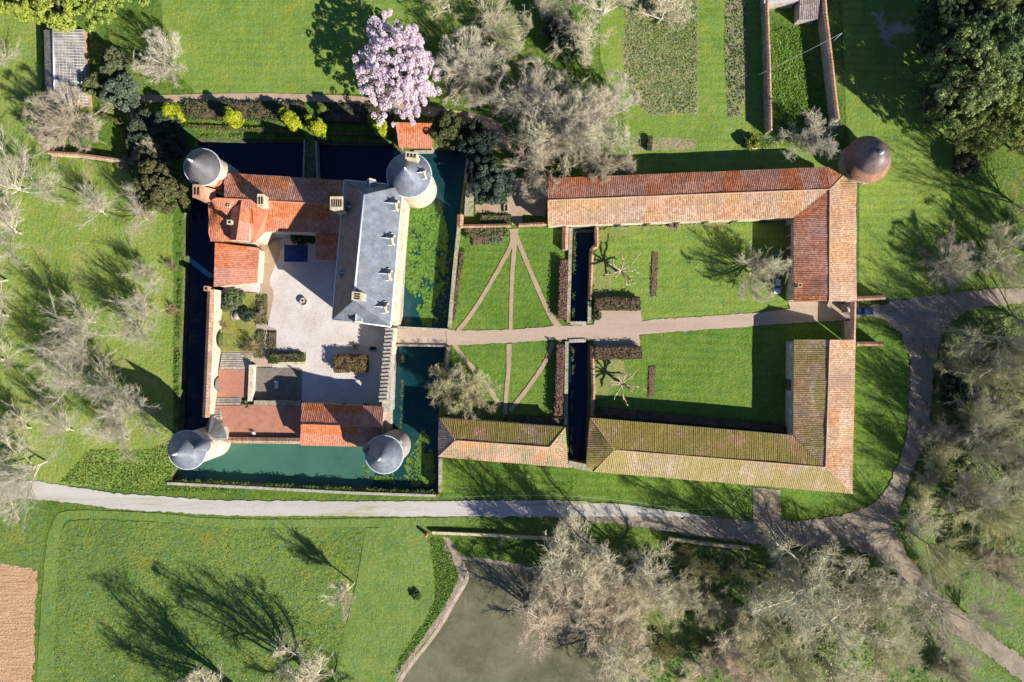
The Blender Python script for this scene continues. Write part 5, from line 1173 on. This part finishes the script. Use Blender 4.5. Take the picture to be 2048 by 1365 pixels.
# lily pads
def pads(poly,n,seed,col):
    g=random.Random(seed); mb=MB(); w=[p for p in poly]; xs=[p[0] for p in w]; ys=[p[1] for p in w]; k=0; cs=[(g.uniform(min(xs),max(xs)),g.uniform(min(ys),max(ys))) for _ in range(110)]
    while k<n:
        c=g.choice(cs); x,y=g.gauss(c[0],6),g.gauss(c[1],6)
        if not inpoly(x,y,w): continue
        p=P(x,y,-2.04); r=g.uniform(.14,.38); a0=g.uniform(0,6.28); z=g.uniform(0,.05); t=g.uniform(-.15,.15)
        mb.poly([(p.x,p.y,p.z+z)]+[(p.x+r*math.cos(a0+i*5.9/9),p.y+r*math.sin(a0+i*5.9/9),p.z+z+t*r*math.cos(a0+i*.65)) for i in range(10)]); k+=1
    o=mb.build('lily_pads',M['leaf']); o.color=(*col,1); return o
stuff(pads([(816,412),(880,405),(896,470),(890,560),(870,600),(862,655),(846,650),(832,610),(812,570),(812,480)],3600,2,(.12,.23,.035)),'yellow-green water lily pads crowding the east moat','lily pads')
stuff(pads([(724,925),(745,950),(800,945),(826,900),(845,860),(862,880),(872,960),(860,974),(790,968),(730,955)],850,4,(.12,.21,.035)),'water lily pads round the south-east tower','lily pads')
stuff(pads([(845,500),(905,500),(890,640),(870,650),(862,600)],150,9,(.08,.14,.03)),'sparse lily pads coloured darker for the shaded edge of the east moat','lily pads')  # shade of the bank put into the darker pad colour
# rough tufts in the meadow and the field edges
def tufts(name,poly,n,size,h,cols,seed,z=.03):
    g=np.random.default_rng(seed); xs=[p[0] for p in poly]; ys=[p[1] for p in poly]; pts=[]
    while len(pts)<n:
        x,y=g.uniform(min(xs),max(xs)),g.uniform(min(ys),max(ys))
        if inpoly(x,y,poly): pts.append(tuple(P(x,y,z)))
    C=np.array(pts); C[:,2]+=g.uniform(.02,h,n); v,f=leafquads(g,C,np.tile([0,0,1.],(n,1)),size,.55,.6); o=bpy.data.objects.new(name,npmesh(name,v,f,M['leaf'])); COL.objects.link(o); o.color=(*cols,1); return o
stuff(tufts('meadow_tufts',[(140,1052),(430,1058),(730,1060),(700,1190),(680,1290),(650,1370),(90,1370),(106,1200),(115,1095)],5000,.2,.14,(.17,.27,.05),1),'tufts of long meadow grass','grass')
stuff(tufts('bank_herbs',[(300,900),(345,880),(345,960),(480,985),(300,985),(120,965),(180,900)],3500,.2,.2,(.15,.25,.04),2),'leafy herbs on the bank beside the south-west tower','herbs')
stuff(tufts('shore_herbs',[(862,1075),(890,1080),(905,1112),(918,1150),(905,1185),(875,1235),(830,1300),(795,1350),(780,1350),(850,1240),(872,1190),(868,1130)],2600,.18,.14,(.13,.24,.035),3),'lush herbs between mown field and pond shore','herbs')
stuff(tufts('bed_greens',[(1248,84),(1260,-10),(1394,-10),(1394,226),(1300,230),(1270,204),(1250,150)],7000,.2,.18,(.19,.28,.07),4),'young greens and weeds in the large vegetable bed','vegetables')
stuff(tufts('strip_greens',[(1452,0),(1490,0),(1493,170),(1480,234),(1456,234),(1451,120)],900,.22,.35,(.1,.14,.05),5),'greens in the narrow vegetable strip','vegetables')
stuff(tufts('yard_grass',[(1540,55),(1600,55),(1640,200),(1610,250),(1548,250)],3000,.22,.25,(.14,.26,.03),6),'unmown grass in the walled yard','grass')
stuff(tufts('woodland_herbs',[(1240,1090),(1500,1110),(1790,1150),(1900,1370),(1260,1370)],7000,.26,.3,(.15,.22,.05),7),'green ground cover under the south wood','undergrowth')
stuff(tufts('thicket_herbs',[(1880,640),(2060,620),(2060,1180),(1860,1060),(1830,960),(1870,820)],6000,.26,.3,(.2,.24,.08),8),'rank grass and herbs under the eastern thicket','undergrowth')

# plants hanging over the moat banks
def edge(name,lines,n,size,col,seed,lab,spread=5,h=.5,z=-.5):
    g=np.random.default_rng(seed); pts=[]
    for l in lines:
        L=[math.dist(l[i],l[i+1]) for i in range(len(l)-1)]
        for _ in range(int(n*sum(L)/100)):
            k=g.choice(len(L),p=np.array(L)/sum(L)); t=g.random(); x=l[k][0]*(1-t)+l[k+1][0]*t; y=l[k][1]*(1-t)+l[k+1][1]*t
            if noise.noise((x*.06,y*.06,seed))<-.05: continue
            pts.append(tuple(P(x+g.normal(0,spread),y+g.normal(0,spread),z+g.uniform(0,h))))
    C=np.array(pts); v,f=leafquads(g,C,np.tile([0,0,1.],(len(C),1)),size,.7,.6); o=bpy.data.objects.new(name,npmesh(name,v,f,M['leaf'])); COL.objects.link(o); o.color=(*col,1); return stuff(o,lab,'plants')
edge('bank_plants',[[(362,440),(358,600),(352,800),(348,900)],[(345,962),(500,970),(700,980),(868,987)],[(395,272),(600,272)],[(640,278),(780,280)]],700,.2,(.13,.2,.04),1,'grass and weeds hanging over the outer moat banks',2.5,.6,-.3)
edge('pond_rushes',[[(1100,1150),(1180,1205),(1250,1290),(1290,1372)]],1600,.3,(.2,.21,.08),4,'rushes and weeds on the shaded right bank of the pond',9,.8,-.2)
edge('wall_weeds',[[(915,500),(901,645)],[(1150,457),(1146,640)],[(1146,690),(1142,915)],[(884,860),(880,980)],[(800,880),(806,700)]],260,.16,(.15,.19,.05),2,'weeds growing on the stone walls of the moat and canal',1.6,.5,-.4)
# ================================================================== SMALL THINGS
def paint(name,c,rough=.25,spec=.5,coat=.6):
    m,nt,b=mat(name); b.inputs['Base Color'].default_value=(*c,1); b.inputs['Roughness'].default_value=rough; b.inputs['Coat Weight'].default_value=coat; b.inputs['Specular IOR Level'].default_value=spec; return m
def car(label,px,py,rz,col,L=4.2,W_=1.76):
    o=thing('parked_car',label,'car',P(px,py,.1)); c=P(px,py,.1); ca,sa=math.cos(rz),math.sin(rz)
    def X(x,y,z): return Vector((c.x+x*ca-y*sa,c.y+x*sa+y*ca,z+.1))
    pm=paint('car_paint',col); rub=plain('tyre_rubber',(.02,.02,.02),.9)
    st=[(-.5,.42,.66,.80),(-.47,.30,.78,.90),(-.30,.26,.92,.97),(-.22,.26,.95,.98),(.30,.26,.95,.98),(.40,.27,.93,.97),(.49,.32,.82,.90),(.5,.42,.68,.82)]
    st=[(a*L,b,h,w*W_/2) for a,b,h,w in st]; mb=MB(); vs=[]; 
    for x,b,h,w in st:
        for y,z in ((-w,b),(-w*1.0,(b+h)*.5),(-w*.94,h),(0,h+.04),(w*.94,h),(w,(b+h)*.5),(w,b)): vs.append(X(x,y,z))
    n=len(st); fs=[[i*7+j,(i+1)*7+j,(i+1)*7+j+1,i*7+j+1][::-1] for i in range(n-1) for j in range(6)]+[[j for j in range(7)],[(n-1)*7+j for j in range(7)][::-1]]
    mb.mesh(vs,fs,0,False); mb.build('body',pm,o)
    g=[(-.24*L,.93,.78),(-.08*L,1.40,.62),(.26*L,1.44,.62),(.44*L,.96,.76)]; mb=MB(); vs=[]
    for x,z,w in g:
        for s in (-1,1): vs.append(X(x,s*w,z))
    mb.mesh(vs,[[0,1,3,2],[4,5,7,6],[0,2,4,6],[1,7,5,3]]); mb.build('windows',M['glass'],o)
    mb=MB(); q=[(-.085*L,1.43,.56),(.0,1.49,.58),(.2*L,1.5,.58),(.27*L,1.45,.55)]; vs=[]
    for x,z,w in q:
        for y in (-w,0,w): vs.append(X(x,y,z+(.03 if y==0 else 0)))
    mb.mesh(vs,[[i*3+j,i*3+j+1,(i+1)*3+j+1,(i+1)*3+j][::-1] for i in range(3) for j in range(2)]); lo=len(mb.v)
    for i in range(3):
        for a,b_ in ((0,0),(2,2)): p,r=vs[i*3+a],vs[(i+1)*3+a]; mb.poly([p,r,r-UP*.06,p-UP*.06])
    for a in (0,9):
        mb.poly([vs[a],vs[a+1],vs[a+2],vs[a+2]-UP*.06,vs[a]-UP*.06])
    mb.build('roof',pm,o)
    for sx in (-.3,.31):
        for sy in (-1,1):
            mb=MB(); mb.tube([X(sx*L,sy*(W_/2-.2),.22),X(sx*L,sy*(W_/2+.01),.22)],.31,18); w=mb.build('wheel',rub,o)
            mb=MB(); mb.tube([X(sx*L,sy*(W_/2-.02),.22),X(sx*L,sy*(W_/2+.03),.22)],.19,14); mb.build('rim',M['lead'],w)
    for sy in (-1,1):
        mb=MB(); mb.box(X(-.475*L,sy*.58,.62),(.28,.34,.16),rz); mb.build('headlight',M['white'],o)
        mb=MB(); mb.box(X(.488*L,sy*.66,.68),(.14,.24,.2),rz); mb.build('tail_light',paint('red_lens',(.5,.02,.02)),o)
        mb=MB(); mb.box(X(-.17*L,sy*(W_/2+.08),.98),(.12,.2,.14),rz); mb.build('mirror',pm,o)
car('dark blue hatchback parked at the foot of the gate wall',1726,623,.02,(.015,.05,.16))
car('pale blue-white car under the bare court tree, its tail clear of the twigs',1552,570,PI/2,(.5,.56,.7),4.4)
car('pale car half seen beneath the bare court tree, nearest the stables',1551,528,PI/2,(.4,.46,.62),4.2)
# boat
bt=thing('rowing_boat','small green rowing boat moored at the boathouse','boat',P(796,300,-2)); c=P(797,299,-2.0); mb=MB(); vs=[]; rz=1.0
for i in range(9):
    t=i/8; x=(t-.5)*3.0; w=.62*math.sin(PI*min(1,.18+t*.82))**.6*(1 if t<.95 else .5); zz=.35+.18*abs(t-.5)
    for y,z in ((-w,zz),(-w*.7,.05),(0,-.05),(w*.7,.05),(w,zz)): vs.append((c.x+x*math.cos(rz)-y*math.sin(rz),c.y+x*math.sin(rz)+y*math.cos(rz),c.z+z))
mb.mesh(vs,[[i*5+j,i*5+j+1,(i+1)*5+j+1,(i+1)*5+j] for i in range(8) for j in range(4)]+[[0,1,2,3,4],[44,43,42,41,40]]); mb.build('hull',paint('green_boat_paint',(.08,.3,.24),.5),bt)
for t in (-.7,.1,.8):
    mb=MB(); mb.box((c.x+t*math.cos(rz),c.y+t*math.sin(rz),c.z+.28),(.24,1.0,.05),rz); mb.build('thwart',M['wood'],bt)
# parasol and the seats behind it
c=P(591.5,507,2.7); um=thing('parasol','large dark blue square parasol in the shaded corner of the court','parasol',(c.x,c.y,0)); hx,hy=2.75,2.0
mb=MB(); top=Vector((c.x,c.y,3.35)); q=[]
for sx,sy in ((-1,-1),(0,-1),(1,-1),(1,0),(1,1),(0,1),(-1,1),(-1,0)): q.append(Vector((c.x+sx*hx,c.y+sy*hy,2.62+(.07 if 0 in (sx,sy) else 0))))
for i in range(8): mb.poly([top,q[i],q[(i+1)%8]])
for i in range(8): mb.poly([q[i],q[i]-UP*.22,q[(i+1)%8]-UP*.22,q[(i+1)%8]])
mb.build('canopy',plain('blue_canvas',(.018,.045,.14),.85,.2),um)
mb=MB(); mb.tube([(c.x,c.y,0),(c.x,c.y,3.4)],.05,8); mb.build('pole',M['lead'],um)
mb=MB()
for i in range(0,8): mb.tube([top-UP*.06,q[i]-UP*.03],.02,4)
mb.build('ribs',M['lead'],um)
mb=MB(); mb.lathe((c.x,c.y,0),[(.5,0),(.5,.1),(.08,.14)],16); mb.build('base',M['stone'],um)
def bench(label,px,py,rz,L,col='white',z=0):
    o=thing('garden_bench',label,'bench',P(px,py,z)); c=P(px,py,z); ca,sa=math.cos(rz),math.sin(rz); R=lambda x,y,h:(c.x+x*ca-y*sa,c.y+x*sa+y*ca,z+h)
    mb=MB()
    for k in range(5): mb.box(R(0,-.24+.12*k,.45),(L,.1,.04),rz)
    mb.build('seat',M[col],o); mb=MB()
    for k in range(4): mb.box(R(0,.32+.02*k,.58+.11*k),(L,.035,.09),rz)
    mb.build('backrest',M[col],o)
    for sx in (-1,1):
        for sy in (-.24,.28):
            mb=MB(); mb.box(R(sx*(L/2-.08),sy,.22),(.07,.07,.44),rz); mb.build('leg',M[col],o)
    return o
bench('white cushioned bench in the shade behind the parasol',560,473,0,2.6); bench('short white seat beside the parasol',566,486,PI/2,1.3)
bench('white bench facing the shaded slab yard',555.5,770,PI/2,1.8)
bench('pale wooden deck chair on the long red terrace',506.5,864,2.5,.9,'wood',1.9)
c=P(509,867,1.9); mb=MB(); mb.box((c.x,c.y,2.35),(.75,.75,.05),.5); 
for sx in (-.3,.3):
    for sy in (-.3,.3): mb.box((c.x+sx,c.y+sy,2.12),(.05,.05,.44),.5)
tag(mb.build('garden_table',M['white']),'small square pale table on the long red terrace','table')
# round stone planter in the court
c=P(609,604); o=thing('stone_planter','round stone planter in the middle of the courtyard gravel','planter',c)
mb=MB(); mb.lathe(c,[(1.5,0),(1.5,.12),(1.05,.14)],28); mb.build('plant_ring',plain('box_edging',(.13,.14,.05),.9,.4,9),o)
mb=MB(); mb.lathe(c,[(.8,0),(.88,.5),(.95,.75),(.98,.95),(.74,.95),(.72,.7),(0,.68)],24); mb.build('basin',M['stone'],o)
mb=MB(); mb.lathe(c,[(.25,.68),(.3,.95),(.12,1.2),(0,1.3)],14); mb.build('centrepiece',M['stone'],o)
for l,x,y in (('dark potted box plant near the gate rampart, left one',713,693),('dark potted box plant near the gate rampart, right one',747,697)):
    c=P(x,y); o=thing('planter_box',l,'planter',c); mb=MB(); mb.box((c.x,c.y,.25),(1.3,.55,.5),0,0,1.06); mb.build('trough',M['wood'],o)
    g=np.random.default_rng(x); C=np.array([c.x,c.y,.75])+g.normal(0,1,(260,3))*np.array([.38,.16,.16]); v,f=leafquads(g,C-np.array(c),C-np.array([c.x,c.y,.5]),.12); e=bpy.data.objects.new('foliage',npmesh('foliage',v,f,M['leaf'])); COL.objects.link(e); e.parent=o; e.color=(.04,.075,.025,1)
# millstone table on the courtyard lawn
c=P(476,632); o=thing('stone_table','weathered round stone table with a curved seat on the courtyard lawn','table',c); mb=MB(); mb.lathe(c,[(.35,0),(.35,.6),(.95,.62),(.95,.78),(0,.8)],22); mb.build('table_top',M['stone'],o)
mb=MB(); mb.lathe(c,[(1.25,0),(1.25,.45),(1.55,.45),(1.55,0)],14,PI*.75,PI*1.35,False); mb.build('curved_seat',M['stone'],o)
# trough in the little walled garden
c=P(1012,417); o=thing('stone_trough','rectangular stone trough on the earth of the little walled garden','trough',c); mb=MB()
for dx,dy,sx,sy in ((-.42,0,.16,1.8),(.42,0,.16,1.8),(0,-.82,.68,.16),(0,.82,.68,.16)): mb.box((c.x+dx,c.y+dy,.4),(sx,sy,.7))
mb.build('rim',M['stone'],o); mb=MB(); mb.box((c.x,c.y,.22),(.7,1.5,.3)); mb.build('bottom',M['bank'],o)
# well with square opening in the kitchen garden
c=P(1507,294); o=thing('garden_well','small square well with ochre kerb beside the ball tree','well',c); mb=MB()
for dx,dy,sx,sy in ((-.55,0,.22,1.3),(.55,0,.22,1.3),(0,-.55,.88,.22),(0,.55,.88,.22)): mb.box((c.x+dx,c.y+dy,.35),(sx,sy,.7))
mb.build('kerb',M['ashlar'],o); mb=MB(); mb.box((c.x,c.y,.1),(.88,.88,.16)); mb.build('shaft',M['black'],o)  # black slab puts the dark of a deep shaft into its colour
# lean-to porch and trough by the gate
o=thing('lean_to','small tiled lean-to inside the gate wall','lean-to',P(1690,615)); mb=MB(); A=P(1684,611,2.6); slope(mb,[P(1682,609,2.2),P(1694,607,2.8),P(1696,625,2.8),P(1684,626,2.2)],P(1696,625,2.8)-P(1694,607,2.8)); mb.build('roof',M['tile_grey'],o)
mb=MB(); c=P(1689,616); mb.box((c.x,c.y,1.0),(1.2,1.8,2.0)); mb.build('wall',M['lime'],o)
c=P(1690,666); o=thing('stone_ramp','grey sloping stone ramp against the inner gate wall','ramp',c); mb=MB(); a,b=P(1683,645),P(1702,645); e,f_=P(1702,679),P(1682,679)
mb.mesh([(a.x,a.y,.05),(b.x,b.y,2.2),(e.x,e.y,2.2),(f_.x,f_.y,.05),(b.x,b.y,0),(e.x,e.y,0),(a.x,a.y,0),(f_.x,f_.y,0)],[[0,3,2,1],[0,1,4,6],[3,7,5,2],[1,2,5,4],[0,6,7,3]]); mb.build('slope_face',M['slabs'],o)
# pole with wires beyond the walled yard
c=P(1663,86); o=thing('wire_pole','thin pale pole leaning over the yard wall with one overhead wire','pole',c); mb=MB(); mb.tube([c,c+UP*5.2],[.09,.06],7); mb.build('post',M['lead'],o)
mb=MB(); a=c+UP*5.0; b=P(1518,150,3.2); mb.tube([a.lerp(b,t/14)-UP*(.5*math.sin(PI*t/14)) for t in range(15)],.018,4); mb.build('wire',M['lead'],o)
# electric-fence tape along the track
mb=MB(); mb.tube([P(*p,.75) for p in ((880,995),(960,993),(1060,991),(1150,993),(1250,1002),(1362,1019),(1458,1018))]+[P(1497,975,4)],.03,4)
tag(mb.build('wire_fence',paint('pale_tape',(.55,.7,.66),.5)),'thin pale tape fence along the north side of the track','fence')
# ditch boards at the bottom of the wood
mb=MB()
for k in range(11):
    a,b=P(1749+k*2.9,1280+k*.6),P(1737+k*2.6,1480); mb.wall(a,b,.26,.0,.1+.02*(k%3))
tag(mb.build('plank_walk',M['wood']),'brown plank walk running out of the bottom of the wood','walkway')
# heap of grey debris in the thicket
o=RH=thing('rubble_heap','heap of grey and pinkish rubble in the eastern thicket','heap',P(1955,800)); mb=MB(); g=random.Random(4)
for k in range(170):
    x,y=g.gauss(0,1),g.gauss(0,1); c=P(1955+x*14+y*8,800+y*16-x*4); s=g.uniform(.25,.8); mb.box((c.x,c.y,g.uniform(.1,.5)),(s,s*g.uniform(.4,1),s*g.uniform(.3,.7)),g.uniform(0,3))
mb.build('stones',stone('grey_debris',(.3,.27,.28),(.42,.38,.4),(.5,.46,.48),2,.05),o)['kind']='stuff'
c=P(854,1068); o=thing('garden_ornament','small reddish pillar with round cap at the end of the pond wall','pillar',c); mb=MB(); mb.box((c.x,c.y,.7),(.6,.6,1.4)); mb.build('post',M['brick'],o); mb=MB(); mb.lathe(c,[(.3,1.4),(.4,1.6),(.3,1.85),(0,1.95)],14); mb.build('cap',plain('orange_cap',(.5,.18,.08)),o)
# ---- two walkers on the lane
def skin(name,joints,bones,radii,mt,par,root=0,sub=1):
    me=bpy.data.meshes.new(name); me.from_pydata([tuple(j) for j in joints],bones,[]); o=bpy.data.objects.new(name,me); COL.objects.link(o); o.parent=par; me.materials.append(mt)
    o.modifiers.new('skin','SKIN'); o.modifiers.new('sub','SUBSURF').levels=sub; o.modifiers['sub'].render_levels=sub
    for i,r in enumerate(radii): me.skin_vertices[0].data[i].radius=(r,r) if not isinstance(r,tuple) else r
    me.skin_vertices[0].data[root].use_root=True; return o
SKIN=plain('skin_tone',(.5,.3,.22),.6)
def person(label,px,py,rz,top,legs,hair,step=.22,h=1.0):
    o=thing('person',label,'person',P(px,py,.1)); o.rotation_euler=(0,0,rz); o.scale=(h,h,h)
    J=[(0,0,.95),(0,0,1.15),(0,.01,1.38),(0,.0,1.50),(0,.02,1.58),(0,.03,1.70)]; R=[(.15,.11),(.13,.1),(.16,.1),.055,.08,.085]; B=[(0,1),(1,2),(2,3),(3,4),(4,5)]
    for s in (-1,1):
        b=len(J); J+=[(s*.09,0,.9),(s*.1,s*step*.5,.5),(s*.1,s*step-.02,.09),(s*.1,s*step+.14,.04)]; R+=[.095,.065,.045,.04]; B+=[(0,b),(b,b+1),(b+1,b+2),(b+2,b+3)]
        b=len(J); J+=[(s*.19,0,1.40),(s*.25,-s*.05,1.14),(s*.24,.10-s*.08,.92),(s*.235,.14-s*.08,.83)]; R+=[.055,.043,.032,.034]; B+=[(2,b),(b,b+1),(b+1,b+2),(b+2,b+3)]
        for k in range(4):
            f=len(J); J+=[(s*(.215+.014*k),.15-s*.08,.77),(s*(.215+.014*k),.165-s*.08,.735)]; R+=[.009,.008]; B+=[(b+3,f),(f,f+1)]
        f=len(J); J+=[(s*.205,.175-s*.08,.80)]; R+=[.01]; B+=[(b+3,f)]
    b=len(J); J+=[(0,.125,1.655)]; R+=[.018]; B+=[(5,b)]
    skin('body',J,B,R,SKIN,o)
    J=[(0,0,.93),(0,0,1.15),(0,.01,1.38),(0,.0,1.47)]; R=[(.18,.14),(.155,.125),(.19,.125),.075]; B=[(0,1),(1,2),(2,3)]
    for s in (-1,1):
        b=len(J); J+=[(s*.2,0,1.40),(s*.255,-s*.05,1.14),(s*.245,.09-s*.08,.94)]; R+=[.075,.06,.048]; B+=[(2,b),(b,b+1),(b+1,b+2)]
    skin('jacket',J,B,R,plain('jacket_cloth',top,.85,.15,8),o)
    J=[(0,0,.97)]; R=[(.165,.125)]; B=[]
    for s in (-1,1):
        b=len(J); J+=[(s*.095,0,.88),(s*.1,s*step*.5,.5),(s*.1,s*step-.02,.12)]; R+=[.115,.085,.065]; B+=[(0,b),(b,b+1),(b+1,b+2)]
    skin('trousers',J,B,R,plain('trouser_cloth',legs,.85,.15,8),o)
    mb=MB(); mb.lathe((o.location.x,o.location.y+.01,o.location.z),[(.02,1.50),(.11,1.56),(.115,1.68),(.085,1.78),(0,1.81)],14); mb.build('hair',plain('hair_strands',hair,.6),o)
    return o
person('person in a blue-grey coat walking on the lane beside the one in pink',1850,798,.35,(.1,.11,.28),(.03,.03,.06),(.09,.06,.05))
person('person in a violet top walking in the middle of the trio on the lane',1851,807,.3,(.16,.13,.3),(.05,.04,.09),(.3,.27,.25),.2,.96)
person('person in a bright pink top walking on the lane',1851,817,.2,(.7,.08,.2),(.06,.02,.08),(.12,.05,.07),.2,.98)
# ================================================================== LIGHT AND CAMERA
EL=math.radians(30); AZ=Vector((.79,-.61,0)).normalized()
sd=bpy.data.lights.new('sun','SUN'); sd.energy=5.0; sd.angle=math.radians(.5); sd.color=(1,.955,.88)
so=bpy.data.objects.new('sun',sd); COL.objects.link(so)
tosun=Vector((AZ.x*math.cos(EL),AZ.y*math.cos(EL),math.sin(EL)))
so.rotation_euler=tosun.to_track_quat('Z','Y').to_euler(); so.location=(60,-60,120)
wd=bpy.data.worlds.new('World'); SC.world=wd; wd.use_nodes=True; nt=wd.node_tree
sk=nt.nodes.new('ShaderNodeTexSky'); sk.sky_type='NISHITA'; sk.sun_disc=False; sk.sun_elevation=EL; sk.sun_rotation=math.atan2(AZ.x,AZ.y)
sk.altitude=2500; sk.air_density=1.0; sk.dust_density=.0; sk.ozone_density=8
nt.links.new(sk.outputs[0],nt.nodes['Background'].inputs[0]); nt.nodes['Background'].inputs[1].default_value=.075
cd=bpy.data.cameras.new('camera'); cd.sensor_width=36; cd.lens=24; cd.clip_start=1; cd.clip_end=3000
co=bpy.data.objects.new('camera',cd); COL.objects.link(co); co.location=(0,0,H); co.rotation_euler=(0,0,0)
SC.camera=co
SC.view_settings.view_transform='Standard'; SC.view_settings.look='None'; SC.view_settings.exposure=.82; SC.view_settings.gamma=1
SC.cycles.max_bounces=5; SC.cycles.diffuse_bounces=2; SC.cycles.glossy_bounces=2; SC.cycles.transparent_max_bounces=4
